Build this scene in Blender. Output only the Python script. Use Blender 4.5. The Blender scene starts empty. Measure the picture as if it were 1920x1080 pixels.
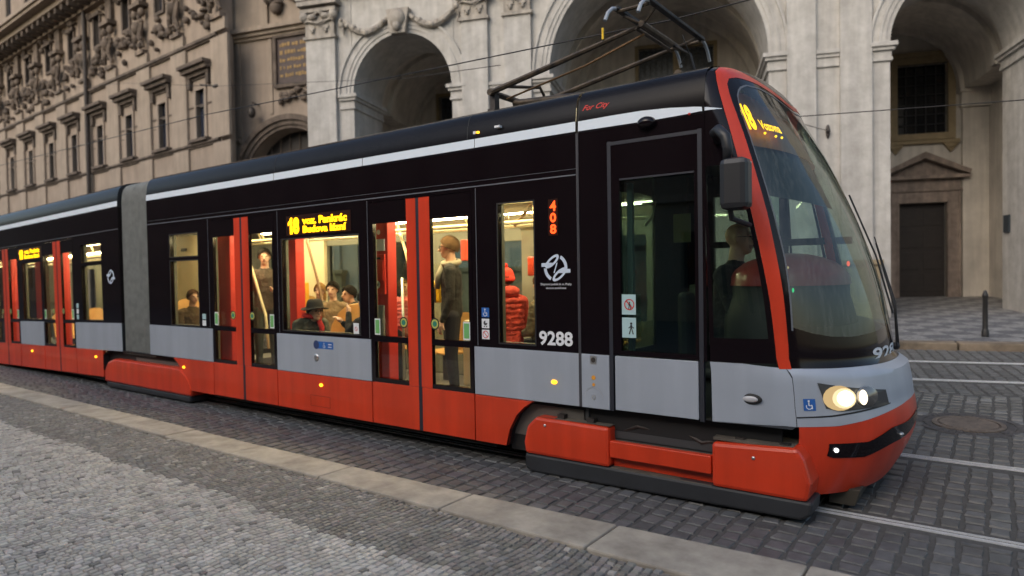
import bpy, bmesh, math, random
import numpy as np
from mathutils import Vector, Matrix, Euler
R = math.radians
random.seed(7); NR = np.random.RandomState(5)
sc = bpy.context.scene
C = sc.collection

# ------------------------------------------------------------------ camera, light, exposure
cam_d = bpy.data.cameras.new("camera"); cam = bpy.data.objects.new("camera", cam_d); C.objects.link(cam)
Fv = Vector((-0.59239045, 0.80531941, -0.02311271)); Uv = Vector((0, 2.868842e-02, 9.99588408e-01)); Uv = (Uv - Fv * Uv.dot(Fv)).normalized()
Rv = Fv.cross(Uv).normalized()
m = Matrix((Rv, Uv, -Fv)).transposed().to_4x4(); m.translation = Vector((0, -4.96, 1.82))
cam.matrix_world = m
cam_d.sensor_width = 36; cam_d.lens = 36 * 1250 / 1920; cam_d.clip_start = .05; cam_d.clip_end = 400
cam_d.dof.use_dof = True; cam_d.dof.focus_distance = 5.6; cam_d.dof.aperture_fstop = 1.0
sc.camera = cam
SUN_EL, SUN_AZ = R(34), R(186)
w = bpy.data.worlds.new("World"); sc.world = w; w.use_nodes = True
nt = w.node_tree; bg = nt.nodes['Background']
sky = nt.nodes.new('ShaderNodeTexSky'); sky.sky_type = 'NISHITA'; sky.sun_disc = False
sky.sun_elevation = SUN_EL; sky.sun_rotation = SUN_AZ; sky.air_density = 1.3; sky.dust_density = 3.0; sky.ozone_density = 1.2
nt.links.new(sky.outputs[0], bg.inputs[0]); bg.inputs[1].default_value = 0.10
sl = bpy.data.lights.new("sun", 'SUN'); sl.energy = 0.5; sl.angle = R(60); sl.color = (1, .96, .92)
so = bpy.data.objects.new("sun", sl); C.objects.link(so)
d = Vector((math.sin(SUN_AZ) * math.cos(SUN_EL), math.cos(SUN_AZ) * math.cos(SUN_EL), math.sin(SUN_EL)))
so.rotation_euler = d.to_track_quat('Z', 'Y').to_euler()
sc.view_settings.view_transform = 'Standard'; sc.view_settings.look = 'None'; sc.view_settings.gamma = 1
sc.view_settings.exposure = 0.95
sc.render.engine = 'CYCLES'
sc.cycles.use_denoising = True; sc.cycles.max_bounces = 8; sc.cycles.transparent_max_bounces = 24
sc.cycles.sample_clamp_indirect = 6; sc.cycles.caustics_reflective = False; sc.cycles.caustics_refractive = False

# ------------------------------------------------------------------ materials
MATS = {}
def nod(m, t, **kw):
    n = m.node_tree.nodes.new(t)
    for k, v in kw.items(): setattr(n, k, v)
    return n
def mat(name, col, rough=.6, metal=0, var=0, vscale=3, col2=None, bump=0, bscale=40, emit=None, estr=1, coat=0, spec=None, streak=0, attr=None, bdist=.02):
    if name in MATS: return MATS[name]
    m = bpy.data.materials.new(name); m.use_nodes = True; MATS[name] = m
    L = m.node_tree.links; p = m.node_tree.nodes['Principled BSDF']
    p.inputs['Base Color'].default_value = (*col, 1); p.inputs['Roughness'].default_value = rough; p.inputs['Metallic'].default_value = metal
    if coat: p.inputs['Coat Weight'].default_value = coat; p.inputs['Coat Roughness'].default_value = .08
    if spec is not None: p.inputs['Specular IOR Level'].default_value = spec
    if emit: p.inputs['Emission Color'].default_value = (*emit, 1); p.inputs['Emission Strength'].default_value = estr
    m.diffuse_color = (*col, 1)
    if var or bump or attr or streak:
        tc = nod(m, 'ShaderNodeTexCoord')
        cur = None
        if var or col2:
            nz = nod(m, 'ShaderNodeTexNoise'); nz.inputs['Scale'].default_value = vscale; nz.inputs['Detail'].default_value = 8; nz.inputs['Roughness'].default_value = .62
            L.new(tc.outputs['Object'], nz.inputs['Vector'])
            cr = nod(m, 'ShaderNodeValToRGB'); cr.color_ramp.elements[0].position = .32; cr.color_ramp.elements[1].position = .68
            c2 = col2 or tuple(c * (1 - var) for c in col)
            cr.color_ramp.elements[0].color = (*c2, 1); cr.color_ramp.elements[1].color = (*(tuple(min(1, c * (1 + var * .5)) for c in col)), 1)
            L.new(nz.outputs['Fac'], cr.inputs['Fac']); cur = cr.outputs['Color']
        if streak:
            mp = nod(m, 'ShaderNodeMapping'); mp.inputs['Scale'].default_value = (2.2, 2.2, .18)
            L.new(tc.outputs['Object'], mp.inputs['Vector'])
            n2 = nod(m, 'ShaderNodeTexNoise'); n2.inputs['Scale'].default_value = 2.5; n2.inputs['Detail'].default_value = 6
            L.new(mp.outputs[0], n2.inputs['Vector'])
            r2 = nod(m, 'ShaderNodeValToRGB'); r2.color_ramp.elements[0].position = .4; r2.color_ramp.elements[1].position = .62
            r2.color_ramp.elements[0].color = (1 - streak, 1 - streak, 1 - streak * .95, 1); r2.color_ramp.elements[1].color = (1, 1, 1, 1)
            L.new(n2.outputs['Fac'], r2.inputs['Fac'])
            mx = nod(m, 'ShaderNodeMix', data_type='RGBA', blend_type='MULTIPLY'); mx.inputs[0].default_value = 1
            if cur: L.new(cur, mx.inputs[6])
            else: mx.inputs[6].default_value = (*col, 1)
            L.new(r2.outputs[0], mx.inputs[7]); cur = mx.outputs[2]
        if attr:
            a = nod(m, 'ShaderNodeAttribute', attribute_name=attr)
            mx = nod(m, 'ShaderNodeMix', data_type='RGBA', blend_type='MULTIPLY'); mx.inputs[0].default_value = 1
            if cur: L.new(cur, mx.inputs[6])
            else: mx.inputs[6].default_value = (*col, 1)
            L.new(a.outputs['Color'], mx.inputs[7]); cur = mx.outputs[2]
        if cur: L.new(cur, p.inputs['Base Color'])
        if bump:
            nb = nod(m, 'ShaderNodeTexNoise'); nb.inputs['Scale'].default_value = bscale; nb.inputs['Detail'].default_value = 6
            L.new(tc.outputs['Object'], nb.inputs['Vector'])
            b = nod(m, 'ShaderNodeBump'); b.inputs['Strength'].default_value = bump; b.inputs['Distance'].default_value = bdist
            L.new(nb.outputs['Fac'], b.inputs['Height']); L.new(b.outputs[0], p.inputs['Normal'])
    return m
def emis(name, col, s):
    if name in MATS: return MATS[name]
    m = bpy.data.materials.new(name); m.use_nodes = True; MATS[name] = m
    nt = m.node_tree; nt.nodes.clear()
    e = nt.nodes.new('ShaderNodeEmission'); e.inputs[0].default_value = (*col, 1); e.inputs[1].default_value = s
    o = nt.nodes.new('ShaderNodeOutputMaterial'); nt.links.new(e.outputs[0], o.inputs[0]); return m
def glass(name, tint, ior=1.5, rough=.02, minr=0.0, wet=False):
    m = bpy.data.materials.new(name); m.use_nodes = True; MATS[name] = m
    nt = m.node_tree; nt.nodes.clear(); L = nt.links
    t = nt.nodes.new('ShaderNodeBsdfTransparent'); t.inputs[0].default_value = (*tint, 1)
    g = nt.nodes.new('ShaderNodeBsdfGlossy'); g.inputs['Roughness'].default_value = rough
    lw = nt.nodes.new('ShaderNodeLayerWeight'); lw.inputs[0].default_value = .5
    pw = nt.nodes.new('ShaderNodeMath'); pw.operation = 'POWER'; pw.inputs[1].default_value = 5; L.new(lw.outputs['Facing'], pw.inputs[0])
    ma = nt.nodes.new('ShaderNodeMath'); ma.operation = 'MULTIPLY_ADD'; ma.inputs[1].default_value = .9; ma.inputs[2].default_value = .035 + minr; ma.use_clamp = True
    L.new(pw.outputs[0], ma.inputs[0])
    mx = nt.nodes.new('ShaderNodeMixShader'); L.new(ma.outputs[0], mx.inputs[0]); L.new(t.outputs[0], mx.inputs[1]); L.new(g.outputs[0], mx.inputs[2])
    last = mx.outputs[0]
    if wet:   # film of road dust swept by the wipers
        tc = nt.nodes.new('ShaderNodeTexCoord'); mp = nt.nodes.new('ShaderNodeMapping'); mp.inputs['Scale'].default_value = (9, 9, 1.2); mp.inputs['Rotation'].default_value = (.5, .35, 0)
        L.new(tc.outputs['Object'], mp.inputs[0]); nz = nt.nodes.new('ShaderNodeTexNoise'); nz.inputs['Scale'].default_value = 4; nz.inputs['Detail'].default_value = 7
        L.new(mp.outputs[0], nz.inputs[0]); r = nt.nodes.new('ShaderNodeMapRange'); r.inputs[1].default_value = .45; r.inputs[2].default_value = .75; r.inputs[3].default_value = .02; r.inputs[4].default_value = .12
        L.new(nz.outputs[0], r.inputs[0]); df = nt.nodes.new('ShaderNodeBsdfDiffuse'); df.inputs[0].default_value = (.45, .47, .45, 1)
        m2 = nt.nodes.new('ShaderNodeMixShader'); L.new(r.outputs[0], m2.inputs[0]); L.new(last, m2.inputs[1]); L.new(df.outputs[0], m2.inputs[2]); last = m2.outputs[0]
    o = nt.nodes.new('ShaderNodeOutputMaterial'); L.new(last, o.inputs[0]); return m

RED = mat('red_paint', (.70, .052, .015), .34, coat=.2, var=.10, vscale=2.2, streak=.16, bump=.12, bscale=1.6, bdist=.03)
REDIN = mat('red_interior', (.62, .045, .03), .45)
SILV = mat('silver_paint', (.43, .475, .545), .42, metal=.2, var=.06, vscale=1.2, coat=.15, streak=.08, bump=.10, bscale=1.6, bdist=.03)
BLK = mat('black_gloss_paint', (.008, .0048, .0062), .10, spec=.34)
ROOF = mat('roof_dark_paint', (.008, .007, .009), .20, var=.3, vscale=2, spec=.14)
BLKM = mat('black_rubber', (.014, .014, .015), .6)
GREYL = mat('grey_line', (.14, .15, .17), .4)
STRIPE = mat('pale_stripe', (.74, .82, .90), .4)
WHITE = mat('white_vinyl', (.78, .80, .82), .5)
BELL = mat('bellows_rubber', (.18, .19, .18), .75, var=.25, vscale=6)
DUST = mat('dusty_steel', (.11, .095, .075), .8, var=.3, vscale=8)
UNDER = mat('underframe', (.012, .012, .013), .8)
STEEL = mat('rail_steel', (.85, .87, .90), .3, metal=.4, var=.12, vscale=20)
STEELD = mat('dark_steel', (.07, .06, .055), .55, metal=.6, var=.3, vscale=12)
PANTO = mat('weathered_tube', (.10, .075, .05), .5, metal=.5, var=.5, vscale=10, col2=(.03, .025, .022))
PANTOL = mat('pale_horn', (.42, .44, .46), .45, metal=.3)
CHROME = mat('brushed_metal', (.6, .6, .6), .3, metal=.9)
GLS = glass('window_glass', (.93, .95, .90), 1.45, .01, .01)
GLSD = glass('cab_glass', (.60, .70, .67), 1.5, .01, .055)
GLW = glass('windscreen_glass', (.50, .62, .57), 1.5, .015, .05, wet=True)
GLB = mat('facade_glass', (.012, .013, .016), .12, spec=.6)
CREAM = mat('cream_interior', (.62, .52, .34), .55, var=.06, vscale=1)
GREYIN = mat('grey_interior', (.15, .15, .12), .6, var=.1, vscale=2)
FLOORIN = mat('tram_floor', (.12, .11, .10), .7)
RAILY = mat('cream_handrail', (.80, .70, .42), .3)
WOOD = mat('seat_plywood', (.62, .34, .11), .4, var=.15, vscale=7)
YEL = mat('yellow_plastic', (.85, .55, .02), .4)
LAMP = emis('interior_lamp', (1, .80, .46), 32)
AMB = emis('amber_led', (1, .47, .006), 2.3)
AMBT = emis('amber_lamp', (1, .42, .02), 2)
REDL = emis('red_led', (1, .07, .012), 1.8)
HEADE = emis('headlamp_glow', (1, .70, .33), .34)
HEADC = emis('headlamp_core', (1, .86, .60), 1.4)
WLED = emis('white_led', (1, 1, 1), 2)
GRN = emis('green_led', (.02, 1, .35), .5)
REDD = emis('red_dot', (1, .12, .05), .9)
BLUE = mat('blue_vinyl', (.02, .12, .42), .5)
GREENV = mat('green_vinyl', (.16, .45, .14), .5)

# ------------------------------------------------------------------ mesh builder
XF = [None]     # optional vertex transform (used for the rear section that dips with the road)
class MB:
    def __init__(s): s.v = []; s.f = []; s.mi = []; s.m = 0
    def add(s, vs, fs):
        o = len(s.v); s.v += [tuple(p) for p in vs]; s.f += [tuple(i + o for i in f) for f in fs]; s.mi += [s.m] * len(fs)
    def box(s, x0, x1, y0, y1, z0, z1):
        x0, x1 = min(x0, x1), max(x0, x1); y0, y1 = min(y0, y1), max(y0, y1); z0, z1 = min(z0, z1), max(z0, z1)
        s.add([(x0, y0, z0), (x1, y0, z0), (x1, y1, z0), (x0, y1, z0), (x0, y0, z1), (x1, y0, z1), (x1, y1, z1), (x0, y1, z1)],
              [(0, 3, 2, 1), (4, 5, 6, 7), (0, 1, 5, 4), (1, 2, 6, 5), (2, 3, 7, 6), (3, 0, 4, 7)])
        return s
    def prism(s, poly, y0, y1):      # polygon in xz, counter-clockwise seen from -y, extruded along y
        n = len(poly)
        s.add([(p[0], y0, p[1]) for p in poly] + [(p[0], y1, p[1]) for p in poly],
              [tuple(range(n)), tuple(range(2 * n - 1, n - 1, -1))] + [(i, i + n, (i + 1) % n + n, (i + 1) % n) for i in range(n)])
        return s
    def grid(s, P, close=False):     # P[i][j]
        n, k = len(P), len(P[0]); fs = []
        for i in range(n - 1 + (1 if close else 0)):
            for j in range(k - 1):
                a, b = i, (i + 1) % n; fs.append((a * k + j, b * k + j, b * k + j + 1, a * k + j + 1))
        s.add([p for r in P for p in r], fs); return s
    def tube(s, pts, r, n=8, caps=True):
        pts = [Vector(p) for p in pts]; rs = r if isinstance(r, (list, tuple)) else [r] * len(pts)
        rings = []; prev = None
        for i, p in enumerate(pts):
            a = pts[max(i - 1, 0)]; b = pts[min(i + 1, len(pts) - 1)]; t = (b - a).normalized()
            if prev is None: u = t.orthogonal().normalized()
            else: u = (prev - t * prev.dot(t)); u = u.normalized() if u.length > 1e-6 else t.orthogonal().normalized()
            prev = u; v = t.cross(u)
            rings.append([tuple(p + (u * math.cos(2 * math.pi * k / n) + v * math.sin(2 * math.pi * k / n)) * rs[i]) for k in range(n)])
        vs = [q for ring in rings for q in ring]; fs = []
        for i in range(len(rings) - 1):
            for k in range(n): fs.append((i * n + k, i * n + (k + 1) % n, (i + 1) * n + (k + 1) % n, (i + 1) * n + k))
        if caps: fs += [tuple(range(n - 1, -1, -1)), tuple(range((len(rings) - 1) * n, len(rings) * n))]
        s.add(vs, fs); return s
    def ell(s, c, r, n=10, mdl=None):
        r = r if isinstance(r, (list, tuple)) else (r, r, r); P = []
        for i in range(n + 1):
            th = math.pi * i / n; row = []
            for j in range(2 * n + 1):
                ph = math.pi * j / n; q = Vector((math.sin(th) * math.cos(ph) * r[0], math.sin(th) * math.sin(ph) * r[1], math.cos(th) * r[2]))
                if mdl: q = mdl @ q
                row.append(tuple(q + Vector(c)))
            P.append(row)
        s.grid(P); return s
    def build(s, name, mats, parent=None, smooth=False, bevel=0, rep=None, merge=True):
        me = bpy.data.meshes.new(name)
        vs = s.v
        if XF[0]: vs = [XF[0](p) for p in vs]
        off = parent.get('_off') if parent else None
        if off: vs = [(p[0] - off[0], p[1] - off[1], p[2] - off[2]) for p in vs]
        me.from_pydata(vs, [], s.f); mats = mats if isinstance(mats, (list, tuple)) else [mats]
        for q in mats: me.materials.append(q)
        if len(mats) > 1: me.polygons.foreach_set('material_index', s.mi)
        if smooth:
            bm = bmesh.new(); bm.from_mesh(me); bmesh.ops.remove_doubles(bm, verts=bm.verts, dist=1e-5)
            bm.to_mesh(me); bm.free()
            me.polygons.foreach_set('use_smooth', [True] * len(me.polygons))
        o = bpy.data.objects.new(name, me); C.objects.link(o)
        if parent:
            o.parent = parent
            if off: o['_off'] = tuple(off)
        if bevel:
            b = o.modifiers.new('bevel', 'BEVEL'); b.width = bevel; b.segments = 2; b.limit_method = 'ANGLE'
        if smooth == 2:
            e = o.modifiers.new('edge', 'EDGE_SPLIT'); e.split_angle = R(38)
        return o
def tag(o, label=None, cat=None, group=None, kind=None):
    if label: o['label'] = label
    if cat: o['category'] = cat
    if group: o['group'] = group
    if kind: o['kind'] = kind
    return o
def empty(name, loc, rz=0, off=True):
    o = bpy.data.objects.new(name, None); C.objects.link(o); o.location = loc; o.rotation_euler = (0, 0, rz)
    if off: o['_off'] = tuple(loc)
    return o
def bx(*a): return MB().box(*a)
def holed(x0, x1, z0, z1, holes, y0, y1):
    """wall x0..x1, z0..z1 between y0 (front) and y1 with rectangular holes (xa, xb, za, zb)"""
    b = MB(); xs = sorted({x0, x1, *[q for h in holes for q in h[:2] if x0 < q < x1]}); zs = sorted({z0, z1, *[q for h in holes for q in h[2:] if z0 < q < z1]})
    def inside(x, z): return any(h[0] < x < h[1] and h[2] < z < h[3] for h in holes)
    nx, nz = len(xs) - 1, len(zs) - 1
    S = [[not inside((xs[i] + xs[i + 1]) / 2, (zs[j] + zs[j + 1]) / 2) for j in range(nz)] for i in range(nx)]
    g = lambda i, j: 0 <= i < nx and 0 <= j < nz and S[i][j]
    for i in range(nx):
        for j in range(nz):
            if not S[i][j]: continue
            a, c, e, f = xs[i], xs[i + 1], zs[j], zs[j + 1]
            b.add([(a, y0, e), (c, y0, e), (c, y0, f), (a, y0, f)], [(0, 1, 2, 3)])
            b.add([(a, y1, e), (c, y1, e), (c, y1, f), (a, y1, f)], [(3, 2, 1, 0)])
            if not g(i - 1, j): b.add([(a, y0, e), (a, y1, e), (a, y1, f), (a, y0, f)], [(3, 2, 1, 0)])
            if not g(i + 1, j): b.add([(c, y0, e), (c, y1, e), (c, y1, f), (c, y0, f)], [(0, 1, 2, 3)])
            if not g(i, j - 1): b.add([(a, y0, e), (c, y0, e), (c, y1, e), (a, y1, e)], [(3, 2, 1, 0)])
            if not g(i, j + 1): b.add([(a, y0, f), (c, y0, f), (c, y1, f), (a, y1, f)], [(0, 1, 2, 3)])
    return b
_tc = {}
def textgeo(s, bold=0.0, shear=0, res=3):
    """flat text mesh: (verts2d, faces), unit = font size 1, normalised to start at 0,0"""
    k = (s, bold, shear)
    if k in _tc: return _tc[k]
    cu = bpy.data.curves.new('t', 'FONT'); cu.body = s; cu.size = 1; cu.offset = bold; cu.shear = shear; cu.resolution_u = res; cu.fill_mode = 'FRONT'
    o = bpy.data.objects.new('t', cu); C.objects.link(o); dg = bpy.context.evaluated_depsgraph_get(); dg.update()
    me = bpy.data.meshes.new_from_object(o.evaluated_get(dg))
    v = [(p.co.x, p.co.y) for p in me.vertices]; f = [tuple(q.vertices) for q in me.polygons]
    bpy.data.objects.remove(o); bpy.data.curves.remove(cu); bpy.data.meshes.remove(me)
    x0 = min(p[0] for p in v); y0 = min(p[1] for p in v); x1 = max(p[0] for p in v); y1 = max(p[1] for p in v)
    _tc[k] = ([((p[0] - x0) / (x1 - x0), (p[1] - y0) / (y1 - y0)) for p in v], f); return _tc[k]
def side_text(b, s, x0, x1, z0, z1, y=-.004, bold=0, shear=0, slant=0):
    v, f = textgeo(s, bold, shear); b.add([(x0 + p[0] * (x1 - x0), y, z0 + p[1] * (z1 - z0) + slant * p[0]) for p in v], f); return b
def disc2(cx, cz, r, n=20, r2=None, a0=0, a1=2 * math.pi):
    return [(cx + r * math.cos(a0 + (a1 - a0) * i / n), cz + (r2 or r) * math.sin(a0 + (a1 - a0) * i / n)) for i in range(n)]
def flat(b, poly, y): b.add([(p[0], y, p[1]) for p in poly], [tuple(range(len(poly)))]); return b
def ringf(b, cx, cz, ra, rb, y, a0=0, a1=360, n=28):
    P = [[(cx + r * math.cos(R(a0 + (a1 - a0) * i / n)), y, cz + r * math.sin(R(a0 + (a1 - a0) * i / n))) for r in (ra, rb)] for i in range(n + 1)]
    b.grid(P); return b

gz = lambda y: max(0., .04 * (y - .45))
# ------------------------------------------------------------------ ground
STONE = mat('sett_stone', (.122, .124, .124), .5, var=.35, vscale=9, attr='rnd', bump=.5, bscale=45, bdist=.006)
MOSA = mat('mosaic_stone', (.37, .342, .308), .65, var=.2, vscale=5, attr='rnd', bump=.5, bscale=60, bdist=.004)
JOINT = mat('joint_grit', (.085, .082, .076), .9, var=.3, vscale=30)
GRAN = mat('granite_kerb', (.42, .37, .30), .8, var=.35, vscale=4, bump=.4, bscale=90, bdist=.004, col2=(.27, .235, .19))
TANK = mat('worn_kerb', (.22, .17, .12), .8, var=.45, vscale=3, bump=.5, bscale=40, col2=(.11, .085, .06))
def stones(name, rects, h, mt, parent=None, kind='structure', zf=gz):
    """rects: (x0, x1, y0, y1, shade rgb); one chamfered low stone each, in one paving mesh"""
    n = len(rects); V = np.zeros((n, 8, 3)); rc = np.array([q[:4] for q in rects]); sh = np.array([q[4] for q in rects])
    x0, x1, y0, y1 = rc.T; c = np.minimum(x1 - x0, y1 - y0) * .11
    zz = np.array([zf(q) for q in (y0 + y1) / 2]); j = lambda s: NR.uniform(-s, s, n); s = np.minimum(x1 - x0, y1 - y0) * .07
    for k, (a, b_) in enumerate(((x0, y0), (x1, y0), (x1, y1), (x0, y1))):
        sx = 1 if k in (0, 3) else -1; sy = 1 if k < 2 else -1
        jx, jy = j(1) * s, j(1) * s
        V[:, k] = np.stack([a + jx, b_ + jy, zz - h], -1)
        V[:, k + 4] = np.stack([a + jx + sx * c, b_ + jy + sy * c, zz + j(1) * h * .05], -1)
    F = np.array([(4, 5, 6, 7), (0, 1, 5, 4), (1, 2, 6, 5), (2, 3, 7, 6), (3, 0, 4, 7)])
    faces = (F[None] + np.arange(n)[:, None, None] * 8).reshape(-1, 4)
    me = bpy.data.meshes.new(name); me.from_pydata(V.reshape(-1, 3).tolist(), [], faces.tolist())
    me.materials.append(mt); at = me.color_attributes.new('rnd', 'FLOAT_COLOR', 'POINT')
    col = np.ones((n, 8, 4)); col[:, :, :3] = sh[:, None, :]; at.data.foreach_set('color', col.reshape(-1))
    o = bpy.data.objects.new(name, me); C.objects.link(o); tag(o, kind=kind); return o
def shade(lo, hi, tint=.025):
    g = random.uniform(lo, hi); return (g * (1 + random.uniform(-tint, tint)), g, g * (1 + random.uniform(-tint, tint)))
_S = np.arange(-80, 60, .25); _H = np.interp(_S, [-10, -2], [0, R(12.5)]); _i0 = int(np.argmin(abs(_S)))
_X = np.concatenate([[0], np.cumsum(np.cos(_H[:-1]) * .25)]); _Y = np.concatenate([[0], np.cumsum(np.sin(_H[:-1]) * .25)])
_X -= _X[_i0]; _Y += 6.16 - _Y[_i0]
def warp(s, t):      # far track coordinates (along, across) to world x, y
    h = np.interp(s, _S, _H); return np.interp(s, _S, _X) - np.sin(h) * t, np.interp(s, _S, _Y) + np.cos(h) * t
# one sheet to the horizon with the slope of the carriageway, then joint bed under the setts
g = MB(); Y = [-150, -1.02, .45, 24, 150]
g.grid([[(x, y, gz(min(y, 24)) - .009) for y in Y] for x in (-200, 200)])
GR = mat('far_ground', (.10, .10, .10), .85, var=.3, vscale=2, bump=.4, bscale=12)
tag(g.build('ground', JOINT), kind='structure')
RAILB = [(.29, .52), (2.02, 2.20)]
rects = []
x = -26.0; i = 0
while x < 7:
    wx = random.uniform(.135, .165); y = -1.0 + (0 if i % 2 else .075)
    ylim = float(np.interp(x, _X, _Y)) - 1.0
    while y < ylim:
        wy = random.uniform(.13, .19)
        a, b_ = y, y + wy - .012
        bad = any(b_ > r0 and a < r1 for r0, r1 in RAILB)
        if bad:
            for r0, r1 in RAILB:
                if b_ > r0 and a < r1:
                    if a < r0 - .04: rects.append((x, x + wx - .012, a, r0 - .006, shade(.78,1.2)))
                    y = r1; break
            continue
        inm = ((x + .07 + .29) / .49) ** 2 + ((y + .08 - 3.62) / .49) ** 2 < 1
        if not inm:
            pale = 1.5 if ((x + .1) ** 2 + (y - 4.2) ** 2 < 1.2 and random.random() < .13) else 1
            q = shade(.78, 1.2); rects.append((x, x + wx - .009, a, b_ + .003, tuple(c * pale for c in q)))
        y += wy
    x += wx; i += 1
stones('road', rects, .035, STONE)
# far track zone: setts turned with the far track (heading 12.5 degrees)
rects = []; i = 0; s = -26.0
while s < 9:
    ws = random.uniform(.14, .17); t = -.9 + (0 if i % 2 else .08)
    while t < 2.78:
        wt = random.uniform(.13, .19)
        if not (t < .06 and t + wt > -.12) and not (t < 1.66 and t + wt > 1.46):
            rects.append((s, s + ws - .012, t, t + wt - .012, shade(.7, 1.15)))
        t += wt
    s += ws; i += 1
fo = stones('road', rects, .035, STONE, zf=lambda t: 0)
def place_far(o):
    me = o.data; n = len(me.vertices); a = np.zeros(n * 3); me.vertices.foreach_get('co', a); a = a.reshape(-1, 3)
    X, Yy = warp(a[:, 0], a[:, 1])
    a[:, 2] += np.maximum(0, .04 * (Yy - .45)); a[:, 0] = X; a[:, 1] = Yy; me.vertices.foreach_set('co', a.reshape(-1)); me.update()
place_far(fo)
# grooved rails
def rail(name, path, n, label):
    b = MB()
    for (a, c, h) in ((-.011, .011, .004), (.011, .060, -.012), (.060, .071, .003)):
        P = []
        for k in range(n + 1):
            (ax, ay), (dx_, dy) = path(k / n, a), path(k / n, c)
            P.append([(ax, ay, gz(ay) + h - .05), (ax, ay, gz(ay) + h), (dx_, dy, gz(dy) + h), (dx_, dy, gz(dy) + h - .05)])
        b.m = 1 if h < -.01 else 0
        b.grid(P)
    return tag(b.build(name, [STEEL, BLKM]), label, 'rail', 'grooved tram rails set in the cobbles')
rail('tram_rail', lambda k, o: (-30 + 42 * k, .385 + o), 4, 'polished grooved rail running under the tram on the side nearest the kerb'); rail('tram_rail', lambda k, o: (-30 + 42 * k, 2.11 + o), 4, 'polished grooved rail between the tram nose and the round manhole cover')
rail('tram_rail', lambda k, o: warp(-35 + 49 * k, o), 120, 'thin bright rail just beyond the round manhole cover'); rail('tram_rail', lambda k, o: warp(-35 + 49 * k, 1.55 + o), 120, 'thin bright rail nearest the far kerb and bollard')
# near kerb stones and pavement bed
b = MB(); xs = [-34, -31.5, -29, -26.6, -24.2, -21.9, -19.4, -17.2, -15.1, -13.2, -11.6, -10.2, -8.75, -7.4, -6.1, -4.73, -3.33, -2.1, -.9, .45, 1.8, 3.2, 4.6, 6, 8, 10]
for i in range(len(xs) - 1):
    j = random.uniform(-.006, .006)
    yo = lambda x: float(np.interp(x, [-6, -3.3, -.8], [-1.03, -.99, -.875])); xa, xb = xs[i] + .006, xs[i + 1] - .006; zt = .100 + random.uniform(-.003, .003)
    q = [(xa, -1.385 + j), (xb, -1.385 + j), (xb, yo(xb) + j), (xa, yo(xa) + j)]
    b.add([(p[0], p[1], -.05) for p in q] + [(p[0], p[1], zt) for p in q], [(0, 3, 2, 1), (4, 5, 6, 7), (0, 1, 5, 4), (1, 2, 6, 5), (2, 3, 7, 6), (3, 0, 4, 7)])
tag(b.build('kerb', GRAN, bevel=.014), kind='structure')
tag(bx(-200, 200, -60, -1.392, -.03, .068).build('pavement', JOINT), kind='structure')
rects = []; x = -13.0; i = 0
while x < 3.5:
    wx = random.uniform(.046, .06); y = -4.9
    edge = -2.13 + .05 * math.sin(x * 2.1) * .4
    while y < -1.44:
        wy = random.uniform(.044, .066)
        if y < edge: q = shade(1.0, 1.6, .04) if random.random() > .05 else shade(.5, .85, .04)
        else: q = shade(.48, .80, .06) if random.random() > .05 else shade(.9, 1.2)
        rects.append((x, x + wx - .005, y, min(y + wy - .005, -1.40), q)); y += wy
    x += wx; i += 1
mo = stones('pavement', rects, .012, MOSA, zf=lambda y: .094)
a = np.zeros(len(mo.data.vertices) * 3); mo.data.vertices.foreach_get('co', a); a = a.reshape(-1, 3)   # slightly wavy hand-laid rows
a[:, 0] += .025 * np.sin(a[:, 1] * 3.1) + .012 * np.sin(a[:, 1] * 9 + a[:, 0]); a[:, 1] += np.where(a[:, 1] < -1.5, .018 * np.sin(a[:, 0] * 2.3), 0)
a[:, 2] += .006 * np.sin(a[:, 0] * 1.7) * np.sin(a[:, 1] * 2.2); mo.data.vertices.foreach_set('co', a.reshape(-1)); mo.data.update()
# far kerb and far pavement, following the far track
b = MB()
for i in range(-22, 12):
    q = random.uniform(-.01, .01)
    v = [warp(i * 1.35 + .01, 2.82 + q), warp((i + 1) * 1.35 - .01, 2.82 + q), warp((i + 1) * 1.35 - .01, 3.12), warp(i * 1.35 + .01, 3.12)]
    b.add([(p[0], p[1], gz(p[1]) - .06) for p in v] + [(p[0], p[1], gz(p[1]) + .125) for p in v], [(0, 3, 2, 1), (4, 5, 6, 7), (0, 1, 5, 4), (1, 2, 6, 5), (2, 3, 7, 6), (3, 0, 4, 7)])
tag(b.build('far_kerb', TANK, bevel=.02), kind='structure')
m_ = mat('patterned_mosaic', (.30, .30, .30), .75); nt_ = m_.node_tree; L_ = nt_.links
tc_ = nt_.nodes.new('ShaderNodeTexCoord'); mp_ = nt_.nodes.new('ShaderNodeMapping'); mp_.inputs['Rotation'].default_value = (0, 0, R(45 + 21)); L_.new(tc_.outputs['Object'], mp_.inputs[0])
ck = nt_.nodes.new('ShaderNodeTexChecker'); ck.inputs['Scale'].default_value = 2.1; ck.inputs[1].default_value = (.16, .16, .17, 1); ck.inputs[2].default_value = (.30, .295, .29, 1); L_.new(mp_.outputs[0], ck.inputs[0])
vo = nt_.nodes.new('ShaderNodeTexVoronoi'); vo.inputs['Scale'].default_value = 14; L_.new(tc_.outputs['Object'], vo.inputs['Vector'])
mx_ = nt_.nodes.new('ShaderNodeMix'); mx_.data_type = 'RGBA'; mx_.blend_type = 'MULTIPLY'; mx_.inputs[0].default_value = .55
L_.new(ck.outputs[0], mx_.inputs[6]); bw_ = nt_.nodes.new('ShaderNodeRGBToBW'); L_.new(vo.outputs['Color'], bw_.inputs[0]); L_.new(bw_.outputs[0], mx_.inputs[7]); L_.new(mx_.outputs[2], nt_.nodes['Principled BSDF'].inputs[0])
g = MB()
P = []
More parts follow.
